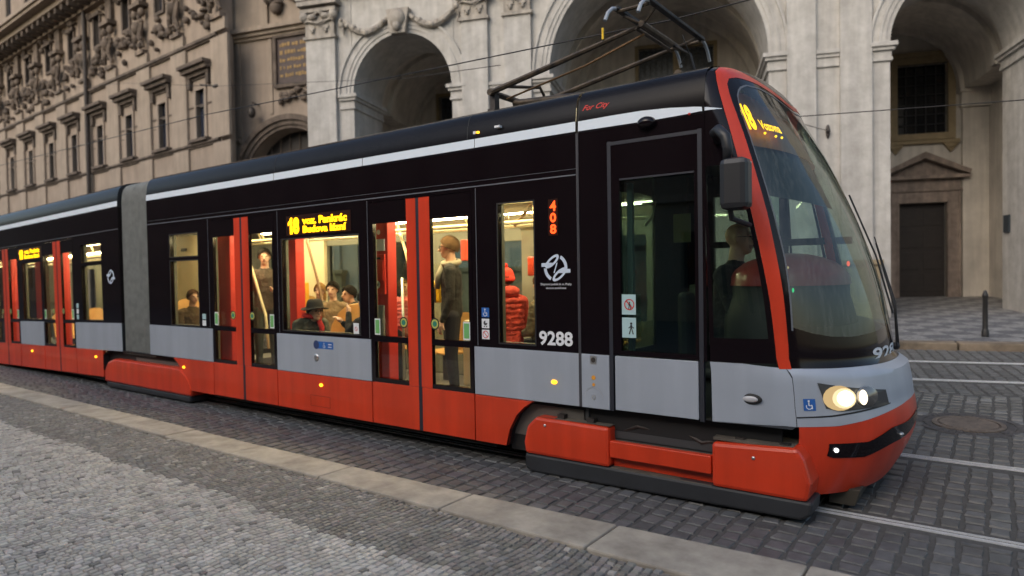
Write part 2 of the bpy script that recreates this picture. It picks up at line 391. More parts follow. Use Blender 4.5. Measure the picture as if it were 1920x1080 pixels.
for s_ in (-60, -30, -20, -15, -12, -10, -9, -8, -7, -6, -5, -4, -3, -2, 0, 6, 12, 40):
    row = []
    for t_ in (3.125, 4, 5, 7, 10, 14, 20, 26):
        q = warp(s_, t_); row.append((q[0], q[1], .04 * (q[1] - .45) + .12))
    P.append(row)
g.grid(P); tag(g.build('far_pavement', m_), kind='structure')

# ------------------------------------------------------------------ tram
tram = empty('tram', (-6, 1.23, 0)); tag(tram, 'long low floor tram in red, silver and glossy black, nose to the right', 'tram')
T_ = tram
NX = 2.3
WZ = [0, 3.0, 3.12, 3.22, 3.30, 3.35, 3.39, 3.43, 3.48]; WW = [1.23, 1.23, 1.226, 1.215, 1.19, 1.15, 1.07, .9, .5]
ZL = [.15, .2, .3, .4, .5, .6, .7, .8, .9, 1.0, 1.04, 1.08, 1.1, 1.2, 1.4, 1.6, 1.8, 2, 2.2, 2.4, 2.6, 2.8, 3, 3.1, 3.2, 3.3, 3.4, 3.48]
XL = [-.75, -.714, -.659, -.612, -.571, -.56, -.561, -.583, -.593, -.612, -.622, -.69, -.725, -.728, -.763, -.804, -.859, -.925, -.996, -1.078, -1.167, -1.263, -1.372, -1.428, -1.484, -1.535, -1.61, -1.72]
def NS(t, z, off=0):      # nose surface: t degrees round from the near side (-90) over the front (0), height z
    def q(t, z):
        a = R(t); c = abs(math.cos(a)) ** (2 / NX); s = math.copysign(abs(math.sin(a)) ** (2 / NX), a)
        return Vector((-1.9 + (float(np.interp(z, ZL, XL)) + 1.9) * c, 1.23 + float(np.interp(z, WZ, WW)) * s, z))
    p = q(t, z)
    if off:
        t2 = min(t + .5, 89.9); t1 = t2 - 1; dt = q(t2, z) - q(t1, z); dz = q(t, z + .01) - q(t, z - .01); n = dt.cross(dz).normalized(); p = p + n * off
    return p
def npatch(b, t0, t1, nt, zlo, zhi, nz, off=0):
    P = []
    for i in range(nt + 1):
        t = t0 + (t1 - t0) * i / nt; a = zlo(t) if callable(zlo) else zlo; c = zhi(t) if callable(zhi) else zhi
        P.append([tuple(NS(t, a + (c - a) * j / nz, off)) for j in range(nz + 1)])
    b.grid(P); return b
def nshell(name, mt, t0, t1, nt, zlo, zhi, nz, off=0, parent=T_, mirror=False, smooth=2):
    b = npatch(MB(), t0, t1, nt, zlo, zhi, nz, off)
    if mirror: npatch(b, -t1, -t0, nt, (lambda t: zlo(-t)) if callable(zlo) else zlo, (lambda t: zhi(-t)) if callable(zhi) else zhi, nz, off)
    return b.build(name, mt, parent, smooth=smooth)
ip = lambda X, Y: (lambda t: float(np.interp(t, X, Y)))
sym = lambda X, Y: (lambda t: float(np.interp(-abs(t), X, Y)))
F_rs = sym([-90, -62, -48, -38, -23, -10, 0], [.662, .665, .672, .70, .75, .78, .785])
F_st = sym([-90, -76, -62, -45, 0], [1.118, 1.115, 1.085, 1.08, 1.08])
def strip(b, A, B_, n=90, k=2, off=0):      # band between two curves of (t, z), near side to middle, mirrored
    def rs(Q):
        Q = np.array(Q, float); M = Q[::-1].copy()[1:]; M[:, 0] *= -1; Q = np.vstack([Q, M])
        d_ = np.concatenate([[0], np.cumsum(np.hypot(np.diff(Q[:, 0]) * .02, np.diff(Q[:, 1])))]); d_ /= d_[-1]
        u = np.linspace(0, 1, n); return np.stack([np.interp(u, d_, Q[:, 0]), np.interp(u, d_, Q[:, 1])], -1)
    a, c = rs(A), rs(B_)
    b.grid([[tuple(NS(*(a[i] + (c[i] - a[i]) * j / k), off)) for j in range(k + 1)] for i in range(n)]); return b
CG = [(-58, 1.36), (-57, 1.65), (-56.3, 1.91), (-56.8, 2.39), (-57.4, 2.75), (-57.5, 2.95), (-57.5, 3.06), (-56, 3.15), (-52.5, 3.21), (-45, 3.25), (-31.5, 3.255), (-12, 3.21), (0, 3.17)]
CI = [(-60, 1.08), (-59.3, 1.67), (-59.3, 2.23), (-60.3, 2.75), (-61.2, 3.0), (-62, 3.12), (-62, 3.22), (-60, 3.275), (-52, 3.295), (-45, 3.297), (-33, 3.29), (-12, 3.24), (0, 3.20)]
CO = [(-64.3, 1.08), (-64.8, 1.6), (-66.2, 2.15), (-67.5, 2.63), (-68.6, 2.92), (-69.5, 3.1), (-70.5, 3.26), (-71, 3.36), (-66, 3.405), (-54, 3.40), (-41, 3.37), (-21.5, 3.31), (0, 3.25)]
# --- nose panels
nb = nshell('bumper', RED, -61, 61, 60, sym([-61, -56, -52, -35, 0], [.40, .24, .15, .15, .15]), F_rs, 12)
b = MB(); npatch(b, -51, 0, 20, ip([-51, -49, -35, -24, -12, 0], [.455, .44, .43, .50, .53, .585]), ip([-51, -35, -24, -12, 0], [.545, .545, .625, .635, .665]), 2, .005)
npatch(b, 0, 51, 20, ip([0, 12, 24, 35, 51], [.585, .53, .50, .43, .455]), ip([0, 12, 24, 35, 51], [.665, .635, .625, .545, .545]), 2, .005); b.build('bumper_slot', BLK, nb, smooth=True)
b = MB(); P = NS(-48.5, .50, .012); b.ell(P, (.016, .016, .016), 8); P = NS(48.5, .50, .012); b.ell(P, .016, 8); b.build('marker_lamp', WLED, nb)
b = MB(); b.ell(NS(-18, .56, .008), (.02, .03, .012), 8); b.build('towing_plug', CHROME, nb)
nf = nshell('nose_fascia', SILV, -61.6, 61.6, 70, F_rs, F_st, 14, .002)
nshell('fascia_groove', BLKM, -61.5, -23, 30, ip([-61.5, -50, -38, -23], [.728, .738, .765, .797]), ip([-61.5, -50, -38, -23], [.738, .750, .777, .806]), 1, .0045, nf)
nshell('fascia_groove', BLKM, 23, 61.5, 30, ip([23, 38, 50, 61.5], [.797, .765, .738, .728]), ip([23, 38, 50, 61.5], [.806, .777, .750, .738]), 1, .0045, nf)
for sg in (-1, 1):
    hl = MB(); q = lambda t: t * sg
    A = [(-53.6, .985), (-45, .955), (-34, .925), (-25, .905), (-24, .80), (-29, .79), (-36, .785), (-46, .775), (-51.5, .80)]
    c = NS(sg * -39, .87, .006)
    ring = [NS(sg * t, z, .006) for t, z in A]
    dense = []
    for i in range(len(A)):
        for k in range(6):
            t = A[i][0] + (A[(i + 1) % len(A)][0] - A[i][0]) * k / 6; z = A[i][1] + (A[(i + 1) % len(A)][1] - A[i][1]) * k / 6; dense.append((t, z))
    rows = [[tuple(NS(sg * (-39 + (t + 39) * f), .875 + (z - .875) * f, .006)) for f in (0.02, .35, .7, 1)] for t, z in dense]
    hl.grid(rows, close=True); h = hl.build('headlight', mat('lamp_housing', (.06, .062, .065), .2, spec=.6), T_, smooth=False)
    for (tc, hw, mt, rz) in ((-46.4, 6.0, HEADE, .091), (-35.0, 5.2, HEADE, .074)):
        P = [[tuple(NS(sg * (tc + hw * r * math.cos(R(a))), .872 + rz * r * math.sin(R(a)), .010 + .02 * (1 - r * r))) for r in (.02, .3, .6, .85, 1)] for a in range(0, 361, 20)]
        MB().grid(P).build('reflector', HEADE if tc < -40 else mat('lamp_reflector', (.30, .28, .26), .2, metal=.8), h, smooth=True)
        P = [[tuple(NS(sg * (tc + (1.6 if tc < -40 else -2.9) + hw * (.55 if tc < -40 else .34) * r * math.cos(R(a))), .872 + rz * (.62 if tc < -40 else .72) * r * math.sin(R(a)), .034)) for r in (.02, 1)] for a in range(0, 361, 20)]
        MB().grid(P).build('bulb', HEADC, h, smooth=True)
        if tc < -40:
            P = [[tuple(NS(sg * (tc + 1.2 + hw * .74 * r * math.cos(R(a))), .872 + rz * .80 * r * math.sin(R(a)), .0325)) for r in (.5, 1)] for a in range(0, 361, 20)]
            MB().grid(P).build('lamp_glow', emis('headlamp_mid', (1, .78, .44), .62), h, smooth=True)
nshell('nose_panel', BLK, -64.2, 64.2, 60, 1.082, sym([-64, -58, -50, -42, -31, -16, 0], [1.40, 1.39, 1.34, 1.31, 1.30, 1.32, 1.35]), 6)
gb = sym([-64, -58, -50, -42, -31, -16, 0], [1.40, 1.39, 1.34, 1.31, 1.30, 1.32, 1.35])
zt_ = sorted((p[1], p[0]) for p in CG[:7]); glw = lambda z: -float(np.interp(z, [q[0] for q in zt_], [q[1] for q in zt_]))
gtop = sym([-57.5, -56, -52.5, -45, -31.5, -12, 0], [3.06, 3.15, 3.21, 3.25, 3.255, 3.21, 3.17])
P = []
for i in range(-36, 37):
    u = i / 36; row = []
    for j in range(29):
        t = 57.3 * u; z = gb(t) + (gtop(t) - gb(t)) * j / 28; row.append(tuple(NS(u * glw(min(z, 3.06)) if z < 3.06 else t, z)))
    P.append(row)
ws = MB().grid(P).build('windscreen', GLW, T_, smooth=True)
strip(MB(), CG, CI, off=.001).build('windscreen_surround', BLK, ws, smooth=True)
strip(MB(), [(t + .7, z - .012 if z > 3.1 else z) for t, z in CG], CG, off=.003, k=1).build('windscreen_seal', GREYL, ws, smooth=True)
strip(MB(), CI, CO, off=.004, k=4).build('red_arch', RED, T_, smooth=True)
# cab side quarter and roof of the nose
tA = lambda z: float(np.interp(z, [p[1] for p in CO[:8]], [p[0] for p in CO[:8]]))
for sg in (-1, 1):
    def sidep(b, z0, z1, nz, e=0, f=1, off=0):
        P = []
        for i in range(13):
            row = []
            for j in range(nz + 1):
                z = z0 + (z1 - z0) * j / nz; ta = -86.3; tb = tA(z) if z > 1.08 else -61.8; t = ta + (tb - ta) * (e + (f - e) * i / 12); row.append(tuple(NS(-sg * t, z, off)))
            P.append(row)
        b.grid(P); return b
    b = MB(); sidep(b, 1.118, 1.30, 3); sidep(b, 2.60, 3.34, 8); sidep(b, 1.30, 2.60, 10, 0, .06); sidep(b, 1.30, 2.60, 10, .9, 1); b.build('cab_side', BLK, T_, smooth=2)
    sidep(MB(), 1.30, 2.60, 12, .06, .9).build('cab_quarter_window', GLSD, T_, smooth=True)
    b = MB(); P = []
    for i in range(13):
        t = -86.3 + (86.3 - 61.8) * i / 12; P.append([tuple(NS(-sg * t, F_rs(t) + (F_st(t) - F_rs(t)) * j / 6, .002)) for j in range(7)])
    b.grid(P); pn = b.build('front_side_panel', SILV, T_, smooth=True)
    if sg == 1:
        b = MB(); b.ell(NS(-75.3, .855, .004), (.062, .016, .026), 10); b.build('turn_signal', mat('lens_grey', (.5, .5, .52), .2), pn, smooth=True)
        b = MB(); b.ell(NS(-75.3, .855, .001), (.086, .012, .042), 10); b.build('signal_surround', BLKM, pn, smooth=True)
b = MB()
zO = lambda t: 3.34 if abs(t) > 71.5 else float(np.interp(-abs(t), [p[0] for p in CO[7:]], [p[1] for p in CO[7:]])) - .004
npatch(b, -86.3, 86.3, 90, zO, 3.48, 5)
xs_end = NS(0, 3.48).x
P = [[tuple(NS(t, 3.48)), (NS(t, 3.48).x, 1.23, 3.50)] for t in [x * 86.3 / 18 for x in range(-18, 19)]]
b.grid(P); rf_n = b.build('nose_roof', ROOF, T_, smooth=2)
# --- black side wall, front section (x -10.6 .. -1.84)
H_A = [(-9.92, -9.14, 2.137, 2.455), (-9.92, -9.14, 1.14, 2.07)]
H_B = [(-7.17, -5.755, 1.16, 2.27)]; H_C = [(-3.80, -3.398, 1.166, 2.458)]
DOORS = [(-8.79, -7.32), (-5.57, -4.12)]
holes = H_A + H_B + H_C + [(a, b_, 0, 2.612) for a, b_ in DOORS] + [(-2.635, -1.842, 1.0, 2.87)]
side = holed(-10.60, -1.815, 1.118, 3.0, holes, 0, .05).build('black_side_wall', BLK, T_)
# inner lining of the near wall
holed(-10.60, -2.95, .665, 2.55, H_A + H_B + H_C + [(a, b_, .3, 2.45) for a, b_ in DOORS], .06, .10).build('inner_lining', GREYIN, T_)
b = MB()
for (xa, xb, za, zb) in H_A + H_B + H_C: b.box(xa, xb, .022, .028, za, zb)
for i, (xa, xb, za, zb) in enumerate(H_A + H_B + H_C):
    wdw = bx(xa - .012, xb + .012, .0525, .0585, za - .012, zb + .012).build('side_window', GLS, T_)
    f = MB()
    for q in ((xa - .014, xa, za - .014, zb + .014), (xb, xb + .014, za - .014, zb + .014), (xa, xb, za - .014, za), (xa, xb, zb, zb + .014)): f.box(q[0], q[1], -.002, .001, q[2], q[3])
    f.build('window_seal', BLKM, wdw)
# silver belt panels (proud 3 mm)
for n_, (xa, xb) in enumerate([(-10.6, -8.80), (-7.31, -5.58), (-4.11, -2.945), (-2.918, -2.65)]):
    p_ = bx(xa, xb, -.004, .05, .653, 1.112).build('silver_panel', SILV, T_, bevel=.003)
b = MB()
for xa, xb in ((-10.6, -8.795), (-7.315, -5.575), (-4.115, -2.64)): b.box(xa, xb, .004, .05, .655, 1.117)
b.build('panel_backing', BLKM, T_)
# red lower side
def lowpoly(name, poly, mt=RED, y0=-.003, y1=.05): return MB().prism(poly, y0, y1).build(name, mt, T_, bevel=.003)
lowpoly('red_skirt', [(-9.90, .645), (-9.76, .56), (-9.62, .44), (-9.50, .30), (-9.45, .197), (-8.80, .197), (-8.80, .645)][::1])
for xa, xb in ((-7.31, -5.58),): sk = lowpoly('red_skirt', [(xa, .2), (xb, .2), (xb, .646), (xa, .646)])
f = MB()
for q in ((-6.66, -6.30, .275, .279), (-6.66, -6.30, .40, .404)): f.box(q[0], q[1], -.0045, -.002, q[2], q[3])
f.box(-6.66, -6.656, -.0045, -.002, .279, .40); f.box(-6.304, -6.30, -.0045, -.002, .279, .40); f.build('access_flap_line', mat('dark_red_line', (.22, .02, .01), .5), sk)
lowpoly('red_skirt', [(-4.11, .2), (-3.745, .2), (-3.70, .36), (-3.62, .50), (-3.53, .585), (-3.43, .646), (-4.11, .646)])
# wheel arch recesses and dark floor edge
def arch(b, pts):
    b.grid([[(x, .0, z), (x, .10, z)] for x, z in pts])
b = MB(); arch(b, [(-3.745, .2), (-3.70, .36), (-3.62, .50), (-3.53, .585), (-3.43, .646), (-3.0, .66), (-1.2, .67)]); arch(b, [(-9.45, .197), (-9.50, .30), (-9.62, .44), (-9.76, .56), (-9.90, .645), (-12.0, .655), (-12.26, .55), (-12.26, .19)])
b.box(-20, -1.3, .45, 2.0, .28, .34); b.box(-3.76, -1.3, .105, .13, .15, .665); b.box(-12.3, -9.42, .103, .109, .12, .64); b.box(-8.9, -3.9, .06, 2.40, .15, .30); b.box(-17.2, -12.4, .06, 2.40, .10, .30)
b.box(-1.95, -.95, .5, 1.96, .15, .60); b.box(-12.3, -9.4, .30, 2.16, .12, .40); b.box(-12.3, -9.85, .11, 2.35, .40, .63); b.box(-3.5, -1.2, .36, 2.10, .12, .5); b.build('underframe', UNDER, T_)
# orange side lamps
for x, z in ((-3.197, .845), (-6.455, .535), (-9.60, .525)):
    MB().ell((x, -.008, z), (.032, .012, .020), 8).build('side_lamp', AMBT, T_, smooth=True)
# --- doors
def door(x0, x1, ztop, far=False, nm='door'):
    w_ = x1 - x0; c = x0 + w_ * .503
    dr = MB()
    for (a, b_, sgn) in ((x0, c - .022, 0), (c + .022, x1, 1)):
        gl = (a + .055, b_ - .135) if sgn == 0 else (a + .155, b_ - .05)
        hs = [(gl[0], gl[1], 1.158, 2.375), (gl[0], gl[1], .70, 1.095)]
        lf = holed(a + .004, b_ - .004, .655, ztop, hs, -.002, .04).build('door', BLK, DOORP[0])
        ra, rb = (b_ - .136, b_) if sgn == 0 else (a, a + .150)
        bx(ra, rb, -.006, -.0025, .656, ztop - .002).build('red_edge_strip', RED, lf)
        bx(a + .003, b_ - .003, -.003, .04, .202, .652).build('red_kick_panel', RED, lf, bevel=.002)
        bx(gl[0] - .01, gl[1] + .01, .045, .05, 1.15, 2.385).build('upper_pane', GLS, lf)
        bx(gl[0] - .01, gl[1] + .01, .045, .05, .69, 1.105).build('lower_pane', GLS, lf)
        sx = gl[0] + .005 if sgn == 0 else gl[1] - .075
        s_ = MB(); s_.box(sx, sx + .085, -.0045, -.002, 1.17, 1.345); s_.m = 1; s_.box(sx + .010, sx + .075, -.006, -.0048, 1.185, 1.332)
        s_.build('green_sticker', [WHITE, GREENV], lf)
        bxp = gl[1] - .065 if sgn == 0 else gl[0] + .045
        s_ = MB(); ringf(s_, bxp, 1.315, .0, .060, -.0065); s_.m = 1; ringf(s_, bxp, 1.315, .0, .046, -.0075); s_.m = 2; ringf(s_, bxp, 1.315, .0, .030, -.009)
        s_.build('door_button', [BLKM, mat('button_yellow', (.55, .55, .12), .5), mat('button_green', (.03, .22, .15), .4)], lf)
    bx(c - .022, c + .022, -.003, .02, .202, ztop).build('door_rubber', mat('door_seal', (.02, .022, .035), .5), DOORP[0])
DOORP = [None]
for x0, x1 in DOORS:
    DOORP[0] = T_; door(x0, x1, 2.605)
# vertical panel joints and long seam line
b = MB()
b.box(-10.6, -2.95, -.0035, -.0005, 2.645, 2.656); b.box(-10.55, -2.93, -.0025, -.0005, 2.700, 2.703)
b.build('long_seam', GREYL, side)
b = MB()
for x, za, zb in ((-2.931, .655, 3.0),): b.box(x - .012, x + .012, -.006, .0, za, zb)
b.build('panel_joint', mat('joint_rubber', (.05, .05, .058), .5), side)
b = MB()
for x in (-4.065, -5.60, -7.25, -8.86): b.box(x - .003, x + .003, -.002, -.0004, 1.125, 2.63)
b.build('fine_joint', GREYL, side)
b = MB()
for xa, xb in DOORS: b.box(xa, xb, .052, .059, 2.40, 2.66)
b.build('light_leak_strip', BLKM, T_)  # added backing strips, block saloon light leaking above the doors
# --- cab door
cd = holed(-2.612, -1.872, 1.122, 2.855, [(-2.535, -1.90, 1.16, 2.56)], -.002, .04).build('cab_door', BLK, T_)
bx(-2.55, -1.885, .042, .047, 1.15, 2.575).build('cab_door_window', GLSD, cd)
bx(-2.595, -1.882, -.004, .04, .662, 1.112).build('cab_door_panel', SILV, cd, bevel=.003)
b = MB(); b.box(-2.645, -2.612, -.003, .03, .65, 2.89); b.box(-1.872, -1.838, -.003, .03, .65, 2.89); b.box(-2.612, -1.872, -.003, .03, 2.857, 2.885); b.box(-2.535, -1.90, -.0035, -.0022, 2.562, 2.576)
b.build('door_gap', mat('gap_seal', (.022, .024, .034), .55), cd)
# --- stripe and roof
def wprof(z): return 1.23 - float(np.interp(z, WZ, WW))
xs = [-10.6, -4.07, -4.064, -2.95]
b = MB()
for xa, xb in ((-10.6, -7.30), (-7.292, -5.66), (-5.652, -4.066), (-4.060, -2.945)):
    b.grid([[(x, wprof(3.018 + (3.103 - 3.018) * j / 3) - .004, 3.018 + (3.103 - 3.018) * j / 3) for j in range(4)] for x in (xa, xb)])
b.build('pale_stripe', STRIPE, T_)
b = MB(); P = []
X = np.linspace(-2.918, -1.70, 26)
for x in X:
    zt = float(np.interp(x, [-2.918, -2.6, -2.34, -2.1, -1.9, -1.70], [3.100, 3.102, 3.100, 3.085, 3.062, 3.030])); zb = float(np.interp(x, [-2.918, -2.2, -1.95, -1.70], [3.016, 3.010, 3.014, 3.027]))
    def yy(x, z):
        if x <= -1.9: return wprof(z) - .004
        lo, hi = -90, -60
        for _ in range(20):
            mid = (lo + hi) / 2
            if NS(mid, z).x < x: lo = mid
            else: hi = mid
        return NS(lo, z).y - .006
    P.append([(x, yy(x, zb + (zt - zb) * j / 3), zb + (zt - zb) * j / 3) for j in range(4)])
b.grid(P); b.build('pale_stripe', STRIPE, T_)
prof = [(wprof(z), z) for z in (3.0, 3.06, 3.12, 3.17, 3.22, 3.26, 3.30, 3.325, 3.35, 3.37, 3.39, 3.41, 3.43, 3.455, 3.48)] + [(1.23, 3.50)]
prof = prof + [(2.46 - y, z) for y, z in prof[::-1][1:]]
xsR = [-10.6, -2.945]
b = MB(); b.grid([[(x, y, z) for y, z in prof] for x in xsR]); roof = b.build('roof', ROOF, T_, smooth=2)
b = MB(); b.grid([[(x, y, z) for y, z in prof] for x in (-2.915, -1.815)]); b.build('cab_roof', ROOF, T_, smooth=2)
b = MB(); b.grid([[(x, 1.23 + (y - 1.23) * .985, z - .015) for y, z in prof] for x in (-2.95, -2.91)]); b.build('roof_joint', BLKM, roof)
b = MB()
for x in (-4.16, -7.29):
    b.grid([[(x + dx_, y - .002 if y < 1.2 else y, z + .001) for y, z in prof[:10]] for dx_ in (0, .008)])
b.build('roof_seam', BLKM, roof)
b = MB(); b.box(-10.2, -5.0, .65, 1.81, 3.49, 3.53); b.box(-5.0, -1.95, .62, 1.84, 3.49, 3.52); b.build('roof_equipment', mat('roof_box', (.10, .105, .11), .6), roof, bevel=.01)
b = MB(); side_text(b, 'For City', -2.88, -2.62, 3.17, 3.23, bold=.012, shear=.55)
b.v = [(p[0], wprof(p[2]) - .003, p[2]) for p in b.v]; b.build('roof_lettering', mat('red_lettering', (.7, .03, .02), .5), roof)
MB().ell((-2.28, -.015, 2.992), (.078, .065, .052), 12).build('camera_dome', BLK, T_, smooth=True)
MB().ell((-1.93, -.008, 3.01), (.012, .012, .010), 8).build('screw_cap', REDIN, T_, smooth=True)
b = MB(); b.box(-3.80, -3.74, -.03, .03, 3.165, 3.185); b.build('roof_marker', WHITE, T_)
MB().ell((-4.02, .0, 3.16), (.018, .015, .012), 8).build('roof_indicator', AMBT, T_, smooth=True)
bx(-4.075, -4.045, -.006, .02, 3.15, 3.175).build('indicator_base', WHITE, T_)
# --- writing on the side
LV = MB(); side_text(LV, '9288', -3.352, -3.0, 1.166, 1.295, bold=.030); LV.build('fleet_number', WHITE, side)
b = MB(); v, f = textgeo('9288', .03); b.add([tuple(NS(-21 + 33 * p[0], 1.10 + .10 * p[1], .004)) for p in v], f); b.build('front_fleet_number', WHITE, T_)
lg = MB(); lc = (-3.167, 1.855)
ringf(lg, lc[0], lc[1], .092, .122, -.003, -5, 62); ringf(lg, lc[0], lc[1], .092, .122, -.003, 182, 243)
def leaf(b, cx, cz, sg):
    P = []
    for i in range(33):
        a = 2 * math.pi * i / 32; o = (.088 * math.cos(a), .036 * math.sin(a) * (1 + .0 * math.cos(a))); n_ = (.058 * math.cos(a), .016 * math.sin(a))
        ca, sa = math.cos(R(38)), math.sin(R(38)); P.append([(cx + sg * (q[0] * ca - q[1] * sa), -.0035, cz + sg * (q[0] * sa + q[1] * ca)) for q in (n_, o)])
    b.grid(P)
    flat(b, [(cx - sg * .112, cz - sg * .047), (cx - sg * .06, cz - sg * .047), (cx - sg * .0, cz - sg * .045), (cx + sg * .03, cz - sg * .012), (cx - sg * .045, cz - sg * .012), (cx - sg * .112, cz - sg * .014)][::sg], -.0032)
leaf(lg, lc[0] - .036, lc[1] + .058, 1); leaf(lg, lc[0] + .040, lc[1] - .058, -1)
flat(lg, [(lc[0] - .022, lc[1] - .045), (lc[0] - .010, lc[1] - .045), (lc[0] + .022, lc[1] + .045), (lc[0] + .010, lc[1] + .045)], -.0032)
lg.build('emblem', mat('emblem_white', (.60, .68, .80), .5), side)
b = MB(); side_text(b, 'Dopravní podnik hl. m. Prahy', -3.325, -3.005, 1.696, 1.722, bold=.006); side_text(b, 'akciová společnost', -3.27, -3.06, 1.664, 1.688, bold=.006); b.build('operator_lettering', WHITE, side)
# --- displays
def one(b, x0, x1, z0, z1, f):
    P = [(.42, 0), (.95, 0), (.95, 1), (.55, 1), (.40, .86), (.0, .70), (.0, .50), (.42, .62)]
    b.add([f(x0 + p[0] * (x1 - x0), z0 + p[1] * (z1 - z0)) for p in P], [tuple(range(8))])
def display(x0, x1, z0, z1, lines, mt, nm, y=-.002):
    d_ = bx(x0, x1, y - .002, y + .001, z0, z1).build(nm, mat('display_glass', (.03, .008, .004), .3), T_)
    b = MB()
    for s, a, c, e, g_, bo in lines:
        if s == '18': one(b, a, a + (c - a) * .42, e, g_, lambda u, v: (u, y - .006, v)); side_text(b, '8', a + (c - a) * .46, c, e, g_, y - .006, .05)
        else: side_text(b, s, a, c, e, g_, y - .006, bo)
    b.build('led_text', mt, d_); return d_
display(-7.06, -5.87, 2.315, 2.555, [('18', -7.02, -6.80, 2.33, 2.53, .085), ('voz. Pankrác', -6.74, -5.93, 2.435, 2.525, .045), ('Budova lázní', -6.73, -5.94, 2.335, 2.42, .045)], AMB, 'side_display')
display(-3.235, -3.135, 2.14, 2.46, [('4', -3.215, -3.15, 2.355, 2.445, .03), ('0', -3.215, -3.15, 2.255, 2.34, .03), ('8', -3.215, -3.15, 2.155, 2.24, .03)], REDL, 'side_number_display')
# front display behind the windscreen
b = MB(); P = []
for i in range(30):
    t = -56 + 112 * i / 29; P.append([tuple(NS(t, z, -.11)) for z in (2.80, 2.95, 3.1, gtop(t) + .02)])
b.grid(P); fd = b.build('front_display', mat('display_board', (.40, .14, .03), .4), T_, smooth=True)
def nose_text(s, t0, t1, z0, z1, mt, bold=.03, off=-.035):
    v, f = textgeo(s, bold); b = MB(); b.add([tuple(NS(t0 + (t1 - t0) * p[0], z0 + (z1 - z0) * p[1], off)) for p in v], f); return b.build('led_text', mt, fd)
nose_text('8', -49.6, -45, 2.90, 3.11, AMB, .05, -.05); b = MB(); one(b, -53.2, -50, 2.90, 3.11, lambda u, v: tuple(NS(u, v, -.05))); b.build('led_text', AMB, fd); nose_text('Vozovna', -42, -25, 2.915, 2.995, AMB, .03, -.05)
b = MB()
for t_, z_ in ((-41, 2.885), (-33, 2.875), (-28, 2.875)): b.ell(NS(t_, z_, -.05), .010, 6)
b.build('led_dots', AMB, fd)
# --- stickers
def sticker(x, z, w_, h_, shapes, y=-.004, base=WHITE, par=None):
    s_ = bx(x, x + w_, y - .0015, y, z, z + h_).build('sticker', base, par or side)
    return s_
def pict(x, z, s, kind, y=-.0065, par=None):
    b = MB(); c = (x + s / 2, z + s / 2)
    if kind == 'wheel':
        flat(b, disc2(c[0] - .05 * s, z + .82 * s, .09 * s, 12), y); ringf(b, c[0] - .03 * s, z + .36 * s, .20 * s, .27 * s, y, 150, 400)
        b.box(c[0] - .09 * s, c[0] - .01 * s, y, y + .0005, z + .42 * s, z + .72 * s); b.box(c[0] - .05 * s, c[0] + .24 * s, y, y + .0005, z + .40 * s, z + .47 * s); b.box(c[0] + .18 * s, c[0] + .26 * s, y, y + .0005, z + .14 * s, z + .42 * s)
    if kind == 'pram':
        ringf(b, c[0], z + .55 * s, 0, .25 * s, y, 90, 360); flat(b, disc2(c[0] - .15 * s, z + .18 * s, .08 * s, 10), y); flat(b, disc2(c[0] + .15 * s, z + .18 * s, .08 * s, 10), y)
    if kind == 'ban':
        ringf(b, c[0], c[1], .32 * s, .40 * s, y); b.add([(c[0] - .26 * s, y, c[1] + .22 * s), (c[0] - .20 * s, y, c[1] + .28 * s), (c[0] + .26 * s, y, c[1] - .22 * s), (c[0] + .20 * s, y, c[1] - .28 * s)], [(0, 1, 2, 3)])
    if kind == 'man':
        flat(b, disc2(c[0], z + .84 * s, .09 * s, 10), y); b.box(c[0] - .07 * s, c[0] + .07 * s, y, y + .0005, z + .45 * s, z + .74 * s)
        for sx in (-1, 1):
            b.add([(c[0], y, z + .50 * s), (c[0] + sx * .08 * s, y, z + .46 * s), (c[0] + sx * .2 * s, y, z + .08 * s), (c[0] + sx * .1 * s, y, z + .08 * s)], [(0, 1, 2, 3)]); b.add([(c[0], y, z + .72 * s), (c[0], y, z + .62 * s), (c[0] + sx * .2 * s, y, z + .48 * s), (c[0] + sx * .22 * s, y, z + .54 * s)], [(0, 1, 2, 3)])
    return b
REDV = mat('red_vinyl', (.6, .03, .03), .5); DKV = mat('dark_vinyl', (.03, .03, .03), .5); PALEV = mat('pale_vinyl', (.42, .60, .62), .5)
for z, bs, kd_, fg in ((1.40, BLUE, 'wheel', WHITE), (1.295, WHITE, 'pram', DKV), (1.19, WHITE, 'ban', REDV)):
    s_ = sticker(-4.01, z, .09, .09, None, base=bs); pict(-4.01, z, .09, kd_).build('pictogram', fg, s_)
s_ = sticker(-2.525, 1.46, .125, .165, None, base=PALEV, y=-.002, par=cd); pict(-2.515, 1.485, .115, 'ban', -.005).build('pictogram', REDV, cd); pict(-2.49, 1.50, .07, 'man', -.0052).build('pictogram', DKV, cd)
s_ = sticker(-2.525, 1.27, .125, .165, None, base=PALEV, y=-.002, par=cd); pict(-2.50, 1.29, .115, 'man', -.005).build('pictogram', DKV, cd)
s_ = sticker(-5.86, 1.165, .09, .12, None); pict(-5.845, 1.19, .06, 'ban').build('pictogram', REDV, s_)
s_ = sticker(-9.05, 1.15, .09, .075, None); s_ = sticker(-9.05, 1.24, .09, .075, None, base=PALEV)
s_ = sticker(-6.50, .965, .28, .085, None, base=BLUE, y=-.0045); pict(-6.42, .968, .075, 'wheel', -.0075).build('pictogram', WHITE, s_)
b = MB()
for k in range(2): b.box(-6.31, -6.25, -.0075, -.0065, .985 + .03 * k, .995 + .03 * k)
b.build('pictogram', WHITE, s_)
b = MB(); ringf(b, -6.53, 1.008, 0, .052, -.0065); b.build('round_sticker', mat('navy_vinyl', (.03, .05, .14), .5), side)
MB().ell((-6.53, -.006, .855), (.045, .016, .045), 10).build('handle_cup', CHROME, side, smooth=True)
